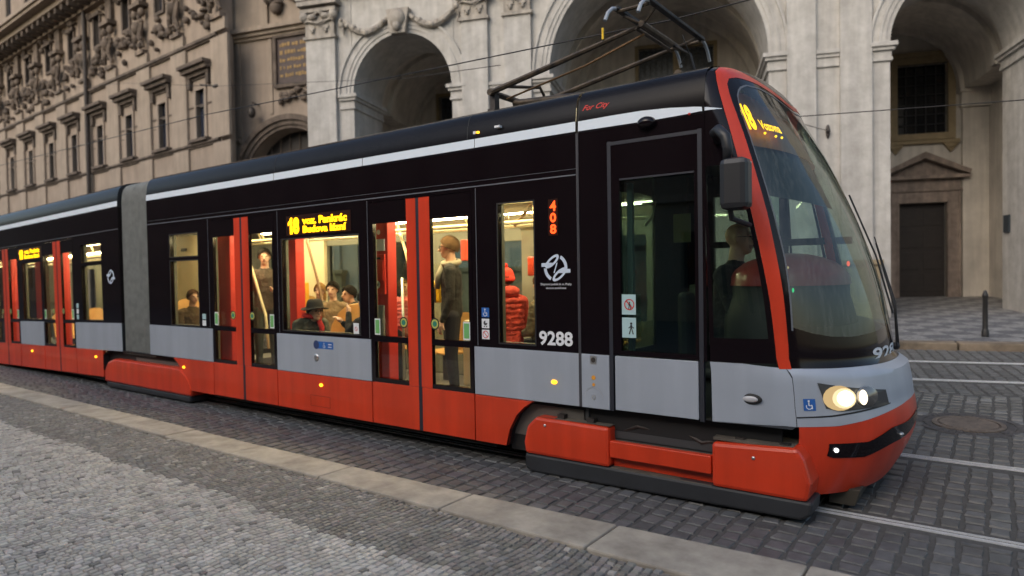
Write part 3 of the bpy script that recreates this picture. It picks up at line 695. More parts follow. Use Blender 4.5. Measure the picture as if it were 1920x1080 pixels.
s_ = MB(); P = [[tuple(NS(t, z, .006)) for z in (.785, .87)] for t in (-59, -58, -57, -56, -55)]; s_.grid(P); ss = s_.build('nose_sticker', BLUE, nf)
v = pict(0, 0, 1, 'wheel', 0); v.v = [tuple(NS(-59 + 4 * p[0], .785 + .085 * p[2], .0075)) for p in v.v]; v.build('pictogram', WHITE, nf)
b = MB(); ringf(b, -2.80, .745, .013, .020, -.0065); ringf(b, -2.80, .745, .085, .088, -.0052, 0, 180); b.m = 1; ringf(b, -2.80, .975 - .06, .0, .020, -.0062); ringf(b, -2.80, .855, .0, .014, -.0062)
b.m = 0; b.box(-2.83, -2.77, -.0065, -.0045, 1.03, 1.10); b.build('service_points', [CHROME, mat('orange_dot', (.8, .35, .04), .5)], side)
b = MB(); ringf(b, -2.80, 1.066, 0, .022, -.008); b.build('lock', STEELD, side)
# --- front bogie cover (red with stepped ledges)
bc = empty('bogie_cover', (0, 0, 0), off=False); bc.parent = T_; bc['_off'] = T_['_off']
MB().prism([(-3.525, .165), (-2.66, .165), (-2.66, .505), (-3.40, .515), (-3.50, .42), (-3.54, .27)], -.012, .30).build('red_cover', RED, bc, bevel=.03)
MB().prism([(-1.785, .165), (-1.10, .165), (-1.075, .30), (-1.12, .46), (-1.17, .54), (-1.785, .505)], -.012, .30).build('red_cover', RED, bc, bevel=.03)
bx(-2.655, -1.79, -.008, .05, .255, .395).build('red_cover', RED, bc, bevel=.008)
bx(-2.655, -1.79, .07, .12, .17, .255).build('red_cover', RED, bc)
bx(-2.655, -1.79, .052, .30, .335, .385).build('dusty_ledge', DUST, bc); bx(-2.655, -1.79, .0, .30, .14, .168).build('dusty_ledge', DUST, bc)
bx(-2.30, -2.02, .14, .30, .39, .58).build('dusty_ledge', DUST, bc, bevel=.02)
b = MB(); b.box(-3.38, -2.66, .008, .29, .5105, .5125); b.box(-1.78, -1.20, .02, .29, .52, .54); b.build('cover_top', DUST, bc)
MB().prism([(-3.53, .03), (-3.45, -.0), (-1.15, .03), (-1.08, .07), (-1.07, .17), (-3.53, .165)], -.006, .28).build('rubber_skirt', mat('skirt_rubber', (.028, .030, .034), .55, var=.3), bc, bevel=.02)
b = MB()
for x in (-3.2, -2.9, -1.62, -1.3): b.box(x, x + .07, .04, .10, .512, .55)
b.tube([(-2.62, .12, .45), (-2.45, .10, .52), (-2.31, .12, .50)], .012, 6); b.tube([(-2.01, .12, .50), (-1.9, .10, .46), (-1.80, .12, .48)], .015, 6)
for x in (-2.58, -1.92): b.tube([(x, .2, .36), (x, .2, .62)], .035, 10)
b.build('bogie_fittings', STEELD, bc)
b = MB(); b.ell((-3.30, -.014, .445), (.014, .008, .014), 8); b.ell((-1.47, -.014, .43), (.014, .008, .014), 8); b.build('cover_lock', CHROME, bc, smooth=True)
# rear bogie cover of the front section
b2 = MB().prism([(-12.22, .11), (-9.42, .11), (-9.40, .25), (-9.52, .40), (-9.72, .50), (-11.86, .50), (-12.08, .44), (-12.20, .30)], -.012, .30).build('bogie_cover', RED, T_, bevel=.03)
bx(-12.15, -9.45, -.006, .28, .02, .11).build('rubber_skirt', MATS['skirt_rubber'], b2, bevel=.02)
# wheels
for x in (-1.55, -3.25, -9.85, -11.75):
    for y in (.40, 1.98):
        MB().tube([(x, y, .33), (x, y + .12, .33)], .29, 24).build('wheel', STEELD, T_)
b = MB(); b.box(-1.02, -.86, .55, .70, .14, .16); b.prism([(-1.06, .04), (-.88, .04), (-.84, .17), (-1.06, .17)], .48, 1.98); b.build('obstacle_deflector', mat('deflector', (.045, .04, .03), .7), T_, bevel=.01)
# --- mirror
mr = MB(); mr.box(-1.615, -1.415, -.30, -.13, 2.235, 2.60); mr = mr.build('wing_mirror', mat('mirror_housing', (.022, .023, .026), .4), T_, bevel=.045)
MB().tube([(-1.72, .02, 2.78), (-1.70, -.12, 2.82), (-1.64, -.2, 2.82), (-1.585, -.215, 2.76), (-1.57, -.215, 2.68), (-1.575, -.215, 2.59)], [.028, .034, .040, .040, .036, .03], 10).build('mirror_arm', MATS['mirror_housing'], mr, smooth=True)
bx(-1.60, -1.43, -.128, -.126, 2.26, 2.58).build('mirror_glass', CHROME, mr)
MB().tube([(-1.56, -.2, 2.24), (-1.56, -.17, 2.18), (-1.50, .05, 2.14)], .02, 8).build('mirror_stay', BLKM, mr)
# --- wiper on the far side of the windscreen
wp = MB(); wp.tube([NS(6, 1.16, .03), NS(9, 1.45, .06), NS(14, 2.0, .07)], [.014, .010, .007], 8); wp.tube([NS(2, 1.14, .03), NS(6, 1.5, .075), NS(11, 2.05, .075)], .005, 6); wp = wp.build('wiper_arm', BLKM, T_, smooth=True)
MB().tube([NS(7, 1.42, .035), NS(10, 1.9, .035), NS(17, 2.45, .03)], .008, 6).build('wiper_blade', BLKM, wp)
MB().ell(NS(4, 1.16, .02), .032, 8).build('wiper_hub', BLKM, wp, smooth=True)
# --- cab interior
b = MB(); b.box(-2.93, -2.90, .08, 2.38, .36, 1.05); b.box(-2.93, -2.90, .08, .55, 1.05, 2.9); b.box(-2.93, -2.90, 1.5, 2.38, 1.05, 2.9); b.build('cab_partition', mat('cab_dark', (.045, .047, .05), .7), T_)
bx(-2.92, -2.91, .55, 1.5, 1.05, 2.9).build('partition_pane', GLSD, T_)
b = MB(); b.box(-2.93, -1.3, .1, 2.36, .40, .46); b.build('cab_floor', MATS['cab_dark'], T_); bx(-2.93, -1.75, .12, 2.34, 2.86, 2.90).build('cab_ceiling', MATS['cab_dark'], T_)
P = []
for t in range(-54, 55, 6):
    e_ = NS(t, 1.33, -.03); P.append([(e_.x, e_.y, 1.29), (e_.x - .10, 1.23 + (e_.y - 1.23) * .92, 1.36), (e_.x - .26 * math.cos(R(t)) - .02, 1.23 + (e_.y - 1.23) * .8, 1.40), (-1.62, 1.23 + (e_.y - 1.23) * .8, 1.34), (-1.66, 1.23 + (e_.y - 1.23) * .8, .6)])
MB().grid(P).build('dashboard', mat('dash_dark', (.03, .035, .036), .6), T_, smooth=True)
MB().grid([[(-1.46 + .47 * math.cos(a * math.pi / 20) * r, 1.0 + .60 * math.sin(a * math.pi / 20) * r, z) for r, z in ((.001, 1.945), (.3, 1.935), (.55, 1.905), (.75, 1.865), (.9, 1.81), (.98, 1.75), (1, 1.68))] for a in range(41)]).build('reflection_dome', mat('reflection_red', (.32, .045, .04), .3), T_, smooth=True)  # red dome stands in for a red reflection in the cab glass
b = MB(); b.ell(NS(-53.5, 1.66, -.06), (.008, .008, .018), 6); b.build('dash_lamp', GRN, T_); b = MB(); b.ell(NS(-53.8, 1.83, -.06), (.01, .01, .010), 6); b.build('dash_lamp', HEADE, T_); b = MB(); b.ell(NS(-18, 1.86, -.05), (.012, .012, .022), 6); b.build('dash_lamp', REDD, T_)
st = bx(-2.32, -1.85, .72, 1.22, .86, .96).build('driver_seat', MATS['cab_dark'], T_, bevel=.04); bx(-2.36, -2.25, .72, 1.22, .96, 1.62).build('backrest', MATS['cab_dark'], st, bevel=.05)
MB().grid([[(-1.46 + .46 * math.cos(a * math.pi / 20) * r, 1.0 + .59 * math.sin(a * math.pi / 20) * r, z) for r, z in ((1, 1.70), (1.0, 1.60), (1.06, 1.50), (1.12, 1.38), (1.12, 1.0))] for a in range(41)]).build('reflection_dome_base', MATS['dash_dark'], T_, smooth=True)  # dark skirt added where the red reflection stand-in fades out below
bx(-2.16, -2.06, .80, 1.12, .46, .86).build('pedestal', MATS['cab_dark'], st)
bx(-2.44, -2.28, .88, .90, 2.07, 2.33).build('paper_notice', mat('paper', (.30, .30, .20), .7), T_)
bx(-2.30, -2.24, .9, 1.0, .9, 1.68).build('cab_post', mat('post_olive', (.12, .12, .075), .6), T_)
b = MB(); b.box(-2.53, -2.485, .12, .16, 1.1, 2.55); b.build('door_pillar', mat('pillar_pale', (.20, .27, .26), .5), T_)
b = MB(); b.tube([(-2.52, .4, 2.40), (-2.40, .4, 2.40), (-2.43, .4, 2.28), (-2.50, .4, 2.21)], .012, 6); b.build('cab_handle', RAILY, T_)
# --- far side wall with windows
FH = [(-2.60, -1.90, 1.15, 2.62), (-4.9, -3.4, 1.2, 2.25), (-6.6, -5.15, 1.2, 2.25), (-9.28, -7.25, 1.2, 2.33), (-11.3, -10.25, 1.2, 2.25)]
holed(-10.6, -1.815, .2, 3.0, FH, 2.41, 2.46).build('far_side_wall', BLK, T_)
holed(-10.6, -2.95, .36, 2.55, FH, 2.36, 2.405).build('far_lining', GREYIN, T_)
for h in FH: bx(h[0] - .01, h[1] + .01, 2.4065, 2.409, h[2] - .01, h[3] + .01).build('far_window', GLSD, T_)
for xa, xb in ((-9.95, -9.30), (-5.15, -4.9)): bx(xa, xb, 2.30, 2.359, .5, 2.45).build('cream_pillar', CREAM, T_)
# sun blind behind the windscreen and a cross rail of the far cab window
P = [[tuple(NS(t, z, -.13)) for z in (2.40 - .03 * math.cos(R(t) * 2), 2.6, 2.82)] for t in range(-54, 10, 4)]
MB().grid(P).build('sun_blind', mat('blind_grey', (.035, .037, .035), .6), T_, smooth=True)
bx(-2.60, -1.2, 2.36, 2.40, 2.05, 2.12).build('cross_rail', BLKM, T_)
# --- saloon interior
def saloon(x0, x1):
    b = MB(); b.box(x0, x1, .10, 2.36, .30, .35); b.build('floor', FLOORIN, T_)
    b = MB(); b.grid([[(x, .10, 2.46), (x, .35, 2.56), (x, 1.23, 2.60), (x, 2.1, 2.56), (x, 2.36, 2.46)] for x in (x0, x1)]); b.build('ceiling', mat('ceiling_panel', (.50, .46, .36), .6), T_)
    for y in (.62, 1.84):
        b = MB()
        x = x0 + .2
        while x < x1 - .5: b.box(x, min(x + 1.5, x1 - .1), y - .05, y + .05, 2.555, 2.575); x += 1.56
        b.build('ceiling_lamp', LAMP, T_)
    for y, z in ((.80, 2.36), (1.62, 2.38)):
        b = MB().tube([(x0 + .1, y, z), (x1 - .1, y, z)], .018, 8)
        x = x0 + .5
        while x < x1 - .2: b.tube([(x, y, z), (x, y - .08, 2.57)], .012, 6); x += 1.3
        b.build('handrail', RAILY, T_, smooth=True)
saloon(-10.55, -2.96)
def redpost(x0, x1, y, validator=False):
    p = bx(x0, x1, y, y + .14, .36, 2.45).build('red_pillar', REDIN, T_, bevel=.012)
    if validator:
        b = MB(); b.box(x0 + .03, x1 - .03, y - .02, y - .003, 2.09, 2.22); b.build('notice', WHITE, p)
        c = (x0 + x1) / 2
        b = MB(); b.box(x0 + .02, x1 - .02, y - .03, y - .003, 1.60, 2.05); b.box(x0 + .03, x1 - .03, y - .045, y - .031, 1.75, 1.98); b.build('ticket_machine', mat('machine_red', (.70, .05, .03), .35), p, bevel=.008)
        bx(x0 + .06, x1 - .06, y - .05, y - .046, 1.995, 2.015).build('slot', BLKM, p)
        b = MB(); ringf(b, c + .01, 1.71, 0, .045, y - .049); b.m = 1; ringf(b, c + .01, 1.71, 0, .022, y - .052); b.build('button', [CHROME, BLKM], p)
        b = MB(); ringf(b, c, 2.30, 0, .028, y - .006); b.build('key_switch', CHROME, p)
        b = MB(); b.box(x0 + .03, x1 - .05, y - .03, y - .003, 1.10, 1.48); b.build('grey_box', mat('box_grey', (.33, .33, .28), .5), p, bevel=.005)
        b = MB(); ringf(b, c, 1.30, 0, .014, y - .034); b.build('green_lamp', GRN, p)
redpost(-5.79, -5.53, .22, True); redpost(-9.06, -8.70, .22); redpost(-7.50, -7.34, .32)
b = MB().tube([(-7.66, .7, 2.45), (-7.612, .7, 2.31), (-7.372, .7, 1.693), (-7.255, .7, 1.10)], .018, 8); b.build('grab_pole', mat('pole_bronze', (.30, .20, .11), .35), T_, smooth=True)
b = MB().tube([(-6.11, .9, 2.57), (-5.935, .9, 2.113), (-5.75, .9, 1.5)], .018, 8); b.build('grab_pole', RAILY, T_, smooth=True)
b = MB().tube([(-4.55, 1.3, 2.36), (-4.3, 1.3, 2.60)], .020, 8); b.tube([(-3.9, .75, 2.50), (-3.78, .75, .36)], .018, 8); b.build('grab_pole', MATS['pole_bronze'], T_, smooth=True)
b = MB().tube([(-9.0, .6, 2.45), (-8.893, .6, 2.206), (-8.456, .6, 1.28), (-8.40, .6, .8)], .020, 8); b.build('grab_pole', RAILY, T_, smooth=True)
gs_ = bx(-5.85, -5.83, .75, 1.45, 1.0, 1.95).build('glass_screen', GLS, T_); 
b = MB(); ringf(b, -6.32, 1.93, .075, .092, .98); flat(b, [(-6.37, 1.88), (-6.27, 1.88), (-6.30, 1.98)], .98); b.build('round_decal', mat('decal_white', (.5, .5, .45), .6), T_)
b = MB().tube([(-6.05, .95, .36), (-6.05, .95, 1.78)], .016, 8); b.build('grab_pole', CHROME, T_, smooth=True)
# seats
def seat(x, y, z0, face=1, col=WOOD, wd=.44):
    s_ = MB().prism([(x - .22 * face, z0 + .36), (x + .22 * face, z0 + .38), (x + .22 * face, z0 + .42), (x - .22 * face, z0 + .40)][::face], y - wd / 2, y + wd / 2).build('seat', col, T_, bevel=.02)
    P = []
    for i in range(9):
        a = i / 8; row = []
        for j in range(11):
            q = (j - 5) / 5; hh = .42 + (.52 - .10 * q ** 4 - .03 * q * q) * a; row.append((x - face * (.20 + .10 * a - .05 * q * q), y + q * wd / 2, z0 + hh))
        P.append(row)
    b = MB(); b.grid(P); b.grid([[(p[0] - face * .02, p[1], p[2]) for p in r_] for r_ in P]); b.build('seat_back', col, s_, smooth=True)
    bx(x - .05, x + .05, y - .06, y + .06, z0, z0 + .36).build('seat_leg', STEELD, s_)
for x, y, z0, f_ in ((-7.32, .55, .35, 1), (-6.30, .55, .35, -1), (-8.0, 1.95, .35, 1), (-7.15, 1.95, .35, 1), (-6.2, 1.95, .35, -1), (-4.9, 1.95, .35, 1), (-4.1, 1.95, .60, -1), (-3.6, 1.95, .60, 1), (-10.2, .55, .55, 1), (-9.6, 1.95, .55, -1), (-3.35, .6, .60, -1)):
    seat(x, y, z0, f_)
b = MB(); b.prism([(-7.25, .75), (-6.62, .75), (-6.62, 1.42), (-6.82, 1.455), (-7.02, 1.43), (-7.20, 1.33), (-7.36, 1.15), (-7.40, .95)], .88, .92); b.build('wood_partition', WOOD, T_, bevel=.015)
bx(-3.95, -2.96, .10, .95, .35, .60).build('raised_floor', FLOORIN, T_); bx(-4.3, -2.96, 1.5, 2.35, .35, .60).build('raised_floor', FLOORIN, T_)
bx(-11.3, -9.3, .10, 2.35, .351, .55).build('raised_floor', FLOORIN, T_)
bx(-11.55, -10.30, .80, .84, .56, 2.52).build('cream_partition', mat('bright_cream', (.80, .66, .40), .5), T_)
bx(-11.12, -10.95, .785, .797, 2.27, 2.32).build('camera_spot', BLKM, T_)
b = MB(); b.box(-5.67, -5.47, 1.0, 1.07, 1.47, 1.74); y_ = b.build('ticket_validator', YEL, T_, bevel=.02); bx(-5.62, -5.53, .992, .999, 1.47, 1.66).build('screen', BLKM, y_)
bx(-5.56, -5.47, 1.5, 1.58, 1.98, 2.25).build('hammer_box', mat('orange_red', (.75, .09, .04), .4), T_, bevel=.015)
bx(-4.42, -4.34, 1.35, 1.43, 1.78, 2.0).build('hammer_box', MATS['orange_red'], T_, bevel=.015)
bx(-5.30, -5.0, 1.2, 1.5, .45, 1.25).build('cream_cabinet', CREAM, T_, bevel=.03)
bx(-9.30, -9.02, 1.7, 1.78, 1.20, 1.72).build('orange_panel', mat('orange_yellow', (.78, .38, .03), .5), T_, bevel=.02)
bx(-4.78, -4.55, 1.75, 1.8, .6, 2.5).build('grey_column', mat('column_grey', (.34, .33, .27), .5), T_)
bx(-4.62, -4.22, 1.1, 1.2, 2.50, 2.545).build('ceiling_hatch', mat('hatch', (.25, .2, .12), .6), T_)
# --- gangway bellows
P = []
for i in range(61):
    x = -11.68 + 1.10 * i / 60; rr = .016 * math.cos(2 * math.pi * i / 6)
    P.append([(x, .06 + rr, .60)] + [(x, y + (.055 + rr if y < 1 else -.055 - rr if y > 1.5 else 0), z - .02) for y, z in [(0, .66), (0, 1.5), (0, 2.4)] + prof[1:-1] + [(2.46, 2.4), (2.46, .66)]])
MB().grid(P).build('gangway_bellows', BELL, T_, smooth=2)
# --- rear section, dipping with the road
piv = Vector((-11.1, 0, .3)); ca_, sa_ = math.cos(R(1.25)), math.sin(R(1.25))
def rearx(p):
    x, z = p[0] - piv.x, p[2] - piv.z; return (piv.x + x * ca_ - z * sa_, p[1], piv.z + x * sa_ + z * ca_)
XF[0] = rearx
X0, X1 = -21.5, -11.52
H_D = [(-13.00, -12.20, 2.16, 2.47), (-13.00, -12.20, 1.16, 2.10)]; H_E = [(-15.80, -14.85, 1.16, 2.27), (-20.9, -19.4, 1.16, 2.27)]
DR = [(-14.77, -13.33), (-17.45, -16.02)]
sr = holed(X0, X1, 1.118, 3.0, H_D + H_E + [(a, b_, 0, 2.612) for a, b_ in DR], 0, .05).build('black_side_wall', BLK, T_)
holed(X0, X1, .665, 2.55, H_D + H_E + [(a, b_, .3, 2.45) for a, b_ in DR], .06, .10).build('inner_lining', GREYIN, T_)
for (xa, xb, za, zb) in H_D + H_E: bx(xa - .012, xb + .012, .0525, .0585, za - .012, zb + .012).build('side_window', GLS, T_)
for xa, xb in ((-13.32, -11.53), (-16.0, -14.79), (-21.5, -17.47)): bx(xa, xb, -.004, .05, .653, 1.112).build('silver_panel', SILV, T_, bevel=.003)
for xa, xb in ((-13.32, -12.26), (-16.0, -14.79), (-21.5, -17.47)): lowpoly('red_skirt', [(xa, .2), (xb, .2), (xb, .646), (xa, .646)])
for x0, x1 in DR:
    DOORP[0] = T_; door(x0, x1, 2.605)
b = MB(); b.grid([[(x, wprof(3.018 + .085 * j / 3) - .004, 3.018 + .085 * j / 3) for j in range(4)] for x in (X0, X1)]); b.build('pale_stripe', STRIPE, T_)
b = MB(); b.grid([[(x, y, z) for y, z in prof] for x in (X0, X1)]); b.build('roof', ROOF, T_, smooth=2)
b = MB(); b.box(-21, -12.5, .65, 1.81, 3.49, 3.53); b.build('roof_equipment', MATS['roof_box'], T_, bevel=.04)
bx(X0, X1, -.0035, -.0005, 2.645, 2.654).build('long_seam', GREYL, sr)
full_ = [(.0, .66), (.0, 1.5), (.0, 2.4)] + prof[:len(prof) // 2 + 1]
MB().grid([[(X1 - .002, y, z) for y, z in full_], [(X1 - .002, y + .14, z - (.10 if z > 3.2 else 0)) for y, z in full_]]).build('end_frame', BLKM, T_)
for x, z in ((-12.53, .53), (-15.42, .53), (-18.4, .53)): MB().ell((x, -.008, z), (.04, .012, .020), 8).build('side_lamp', AMBT, T_, smooth=True)
display(-15.98, -14.75, 2.335, 2.56, [('18', -15.90, -15.70, 2.35, 2.54, .045), ('voz. Pankrác', -15.62, -14.85, 2.455, 2.535, .030), ('Budova lázní', -15.62, -14.86, 2.355, 2.435, .030)], AMB, 'side_display')
b = MB(); ringf(b, -11.85, 1.88, .092, .122, -.003, -5, 62); ringf(b, -11.85, 1.88, .092, .122, -.003, 182, 243); leaf(b, -11.886, 1.938, 1); leaf(b, -11.81, 1.822, -1); b.build('emblem', MATS['emblem_white'], sr)
for k, bs in enumerate((PALEV, WHITE, PALEV)): bx(-13.25, -13.16, -.0055, -.004, 1.17 + .1 * k, 1.25 + .1 * k).build('sticker', bs, sr)
holed(X0, X1, .2, 3.0, [(-20, -18.5, 1.2, 2.25), (-17.6, -16.2, 1.2, 2.25), (-15.9, -14.4, 1.2, 2.25), (-14, -12.6, 1.2, 2.25)], 2.41, 2.46).build('far_side_wall', mat('far_wall_inside', (.10, .10, .08), .6), T_)
saloon(X0 + .1, X1 - .05)
redpost(-13.1, -12.88, .4); redpost(-14.72, -14.46, .22); redpost(-16.05, -15.75, .3); redpost(-17.4, -17.15, .22)
for x, y, z0, f_ in ((-12.4, .6, .5, 1), (-13.0, 1.9, .5, 1), (-15.2, .6, .35, 1), (-15.6, 1.9, .35, -1), (-17, 1.9, .35, 1)): seat(x, y, z0, f_)
bx(X0 - .03, X0, .0, 2.46, .3, 3.4).build('end_wall', BLK, T_)
XF[0] = None
# --- pantograph
pg = empty('pantograph', (0, 0, 0), off=False); pg.parent = T_; pg['_off'] = T_['_off']
Y1, Y2 = .83, 1.63
b = MB()
for y in (Y1, Y2): b.tube([(-4.50, y, 3.79), (-3.6, y, 3.945), (-2.69, y, 4.105)], [.033, .030, .021], 8)
b.tube([(-4.50, Y1 - .03, 3.79), (-4.50, Y2 + .03, 3.79)], .036, 8); b.tube([(-2.69, Y1 - .05, 4.105), (-2.69, Y2 + .05, 4.105)], .030, 8); b.tube([(-2.76, Y1 - .02, 4.085), (-2.76, Y2 + .02, 4.085)], .016, 8)
b.tube([(-4.30, Y1, 3.82), (-4.12, 1.23, 3.86), (-4.30, Y2, 3.82)], .018, 8); b.build('upper_arm', PANTO, pg, smooth=2)
b = MB().tube([(-4.40, .98, 3.73), (-3.4, .98, 3.90), (-2.74, .95, 4.06)], .011, 6); b.build('guide_rod', mat('rod_rust', (.30, .17, .07), .6, metal=.3), pg, smooth=True)
b = MB().tube([(-4.47, 1.23, 3.74), (-3.4, 1.23, 3.66), (-2.35, 1.23, 3.58)], [.045, .05, .055], 10); b.tube([(-2.35, .8, 3.58), (-2.35, 1.66, 3.58)], .04, 8); b.build('lower_arm', PANTO, pg, smooth=2)
b = MB(); b.box(-4.62, -2.1, .92, .97, 3.53, 3.57); b.box(-4.62, -2.1, 1.49, 1.54, 3.53, 3.57)
for x in (-4.6, -2.12): b.box(x, x + .06, .97, 1.49, 3.53, 3.565)
b.box(-4.56, -4.46, .84, 1.62, 3.572, 3.62); b.box(-4.54, -4.47, .86, .94, 3.62, 3.80); b.box(-4.54, -4.47, 1.52, 1.60, 3.62, 3.80); b.build('base_frame', STEELD, pg)
for x, y in ((-4.5, .945), (-4.5, 1.515), (-2.2, .945), (-2.2, 1.515)):
    b = MB(); b.tube([(x, y, 3.49), (x, y, 3.50), (x, y, 3.505), (x, y, 3.515), (x, y, 3.52), (x, y, 3.53)], [.05, .05, .035, .05, .035, .05], 12); b.build('insulator', mat('insulator_brown', (.15, .05, .03), .3), pg)
for x in (-2.52, -2.84):
    b = MB(); y0, y1 = .56, 1.90
    b.tube([(x, .36, 4.04), (x, .42, 4.13), (x, .50, 4.19), (x, y0 + .03, 4.215)], .017, 8); b.tube([(x, 2.10, 4.04), (x, 2.04, 4.13), (x, 1.96, 4.19), (x, y1 - .03, 4.215)], .017, 8); hn = b.build('horn', PANTOL, pg, smooth=2)
    b = MB(); b.box(x - .028, x + .028, y0, y1, 4.200, 4.232); b.build('contact_strip', mat('carbon', (.018, .018, .02), .6), pg, bevel=.006)
b = MB(); b.tube([(-2.84, .60, 4.19), (-2.52, .60, 4.19)], .018, 8); b.tube([(-2.84, 1.86, 4.19), (-2.52, 1.86, 4.19)], .018, 8)
for y in (.72, 1.74): b.tube([(-2.84, y, 4.19), (-2.69, Y1 if y < 1 else Y2, 4.105), (-2.52, y, 4.19)], .014, 6)
b.build('head_frame', PANTO, pg, smooth=2)
b = MB().tube([(-2.69, 1.5, 4.10), (-2.55, 1.62, 4.0), (-2.45, 1.6, 3.62)], .016, 6); b.tube([(-2.5, 1.3, 4.1), (-2.48, 1.4, 3.95), (-2.6, 1.5, 3.88)], .006, 5); b.build('cable_loop', BLKM, pg, smooth=True)
b = MB().tube([(-3.10, .80, 4.05), (-3.10, .80, 4.16)], .012, 6); b.build('yellow_peg', YEL, pg)

# ------------------------------------------------------------------ white arcaded church porch (local frame: x along the front, y away from the street)
PL = mat('white_plaster', (.52, .50, .47), .85, var=.10, vscale=3.2, streak=.16, bump=.5, bscale=16, col2=(.41, .39, .36))
PLD = mat('carved_stucco', (.42, .38, .33), .85, var=.25, vscale=5, streak=.3, bump=.6, bscale=25)
PLI = mat('porch_inside_plaster', (.63, .585, .52), .9, var=.22, vscale=1.0, streak=.18, bump=.3, bscale=18)
STN = mat('brown_sandstone', (.30, .24, .20), .85, var=.3, vscale=5, streak=.3, bump=.4, bscale=30)
TAN = mat('tan_plinth', (.36, .285, .18), .85, var=.25, vscale=3, streak=.3, bump=.4, bscale=30)
DOORW = mat('dark_oak', (.018, .013, .011), .6, var=.3, vscale=6)
ch = empty('church', (.5575, 13.9185, 0), R(21.005), off=False)
tag(ch, 'white plastered church front with a tall three arched porch and paired pilasters', 'church')
BZ = .45     # below the paving everywhere
AR = [(-16.68, -13.68, 7.0), (-10.94, -5.50, 7.0), (-2.85, .10, 7.0)]; TH = 1.8; ZT = 9.78
def archpts(a, c, zs, n=28, r2=None):
    m_, r = (a + c) / 2, (c - a) / 2
    return [(m_ - r * math.cos(math.pi * i / n), zs + (r2 or r) * 1.06 * math.sin(math.pi * i / n)) for i in range(n + 1)]
def pier(b, xa, xb, y0, y1, z0, z1): b.box(xa, xb, y0, y1, z0, z1)
b = MB(); ed = [-18.15] + [q for a in AR for q in a[:2]] + [1.62]
for i in range(0, len(ed), 2): pier(b, ed[i], ed[i + 1], 0, TH, BZ, ZT)
for a, c, zs in AR:
    A = archpts(a, c, zs); up = max(ZT, zs + (c - a) / 2 * 1.06 + .3)
    b.grid([[(p[0], 0, p[1]), (p[0], 0, up)] for p in A]); b.grid([[(p[0], TH, up), (p[0], TH, p[1])] for p in A]); b.grid([[(p[0], 0, p[1]), (p[0], TH, p[1])] for p in A][::-1])
b.build('arcade_wall', PL, ch)
# upper wall above the frame
b = MB(); b.box(-18.15, -10.95, .02, TH, ZT, 14); b.box(-5.49, 1.62, .02, TH, ZT, 14); b.box(-10.95, -5.49, .02, TH, 10.2, 14); b.build('upper_wall', PL, ch)
# archivolts in three steps
for a, c, zs in AR:
    m_, r = (a + c) / 2, (c - a) / 2; b = MB()
    for (ra, rb, y) in ((0, .10, -.03), (.10, .20, -.055), (.20, .26, -.075), (.26, .40, -.05), (.40, .46, -.10)):
        P = []
        for i in range(41):
            t = math.pi * i / 40; cs, sn = -math.cos(t), math.sin(t) * 1.06
            P.append([(m_ + (r + ra) * cs, 0, zs + (r + ra) * sn), (m_ + (r + ra) * cs, y, zs + (r + ra) * sn), (m_ + (r + rb) * cs, y, zs + (r + rb) * sn), (m_ + (r + rb) * cs, 0, zs + (r + rb) * sn)])
        b.grid(P)
    b.build('archivolt', PL, ch, smooth=2)
# pilasters with capitals
PIL = [(-18.12, -17.18), (-13.35, -12.60), (-12.14, -11.40), (-5.10, -4.45), (-3.93, -3.25), (.60, 1.55)]
for xa, xb in PIL:
    p = bx(xa, xb, -.13, -.001, 1.9, 8.66).build('pilaster', PL, ch, bevel=.012)
    cp = MB(); cp.box(xa - .05, xb + .05, -.19, -.0015, 8.66, 8.74); cp.box(xa + .01, xb - .01, -.15, -.0015, 8.74, 9.40); cp.box(xa - .10, xb + .10, -.26, -.0015, 9.40, 9.50); cp.box(xa - .16, xb + .16, -.33, -.0015, 9.58, 9.70)
    for k in range(2):
        x = xa + (xb - xa) * (.27 + .46 * k); cp.box(x - .085, x + .085, -.20, -.15, 8.93, 9.02); cp.ell((x, -.18, 8.88), (.05, .05, .07), 6)
        cp.ell((x, -.19, 9.28), (.16, .10, .09), 7)
    for k in (0, 1):
        x = (xa, xb)[k]; cp.ell((x, -.20, 9.30), (.14, .10, .14), 8); cp.tube([(x, -.18, 9.15), ((xa + xb) / 2, -.22, 9.42)], .05, 6)
    cp.tube([(xa, -.19, 9.2), ((xa + xb) / 2, -.24, 9.08), (xb, -.19, 9.2)], .035, 6)
    cp.build('capital', PLD, p)
    q = MB(); q.box(xa - .12, xb + .12, -.27, -.002, BZ, 1.86); q.box(xa - .18, xb + .18, -.33, -.0025, BZ, .98); q.box(xa - .18, xb + .18, -.33, -.0025, 1.86, 1.98); q.build('plinth', TAN, p, bevel=.01)
# impost band: between pilasters and round into the arches
for a, c, zs in AR:
    for x, sg in ((a, -1), (c, 1)):
        b = MB()
        for (e, z0, z1) in ((.05, 6.60, 6.68), (.03, 6.68, 6.84), (.09, 6.84, 6.92), (.14, 6.92, 7.02)):
            xa, xb = (x - .44, x + e) if sg < 0 else (x - e, x + .44)
            b.box(xa, xb, -e, TH + e, z0, z1)
        b.build('impost_band', PL, ch, bevel=.008)
for xa, xb in ((-12.60, -12.14), (-4.45, -3.93)):
    b = MB()
    for (e, z0, z1) in ((.05, 6.58, 6.64), (.03, 6.64, 6.80), (.07, 6.80, 6.88), (.11, 6.88, 6.97)): b.box(xa + .001, xb - .001, -e, .01, z0, z1)
    b.build('impost_band', PL, ch, bevel=.008)
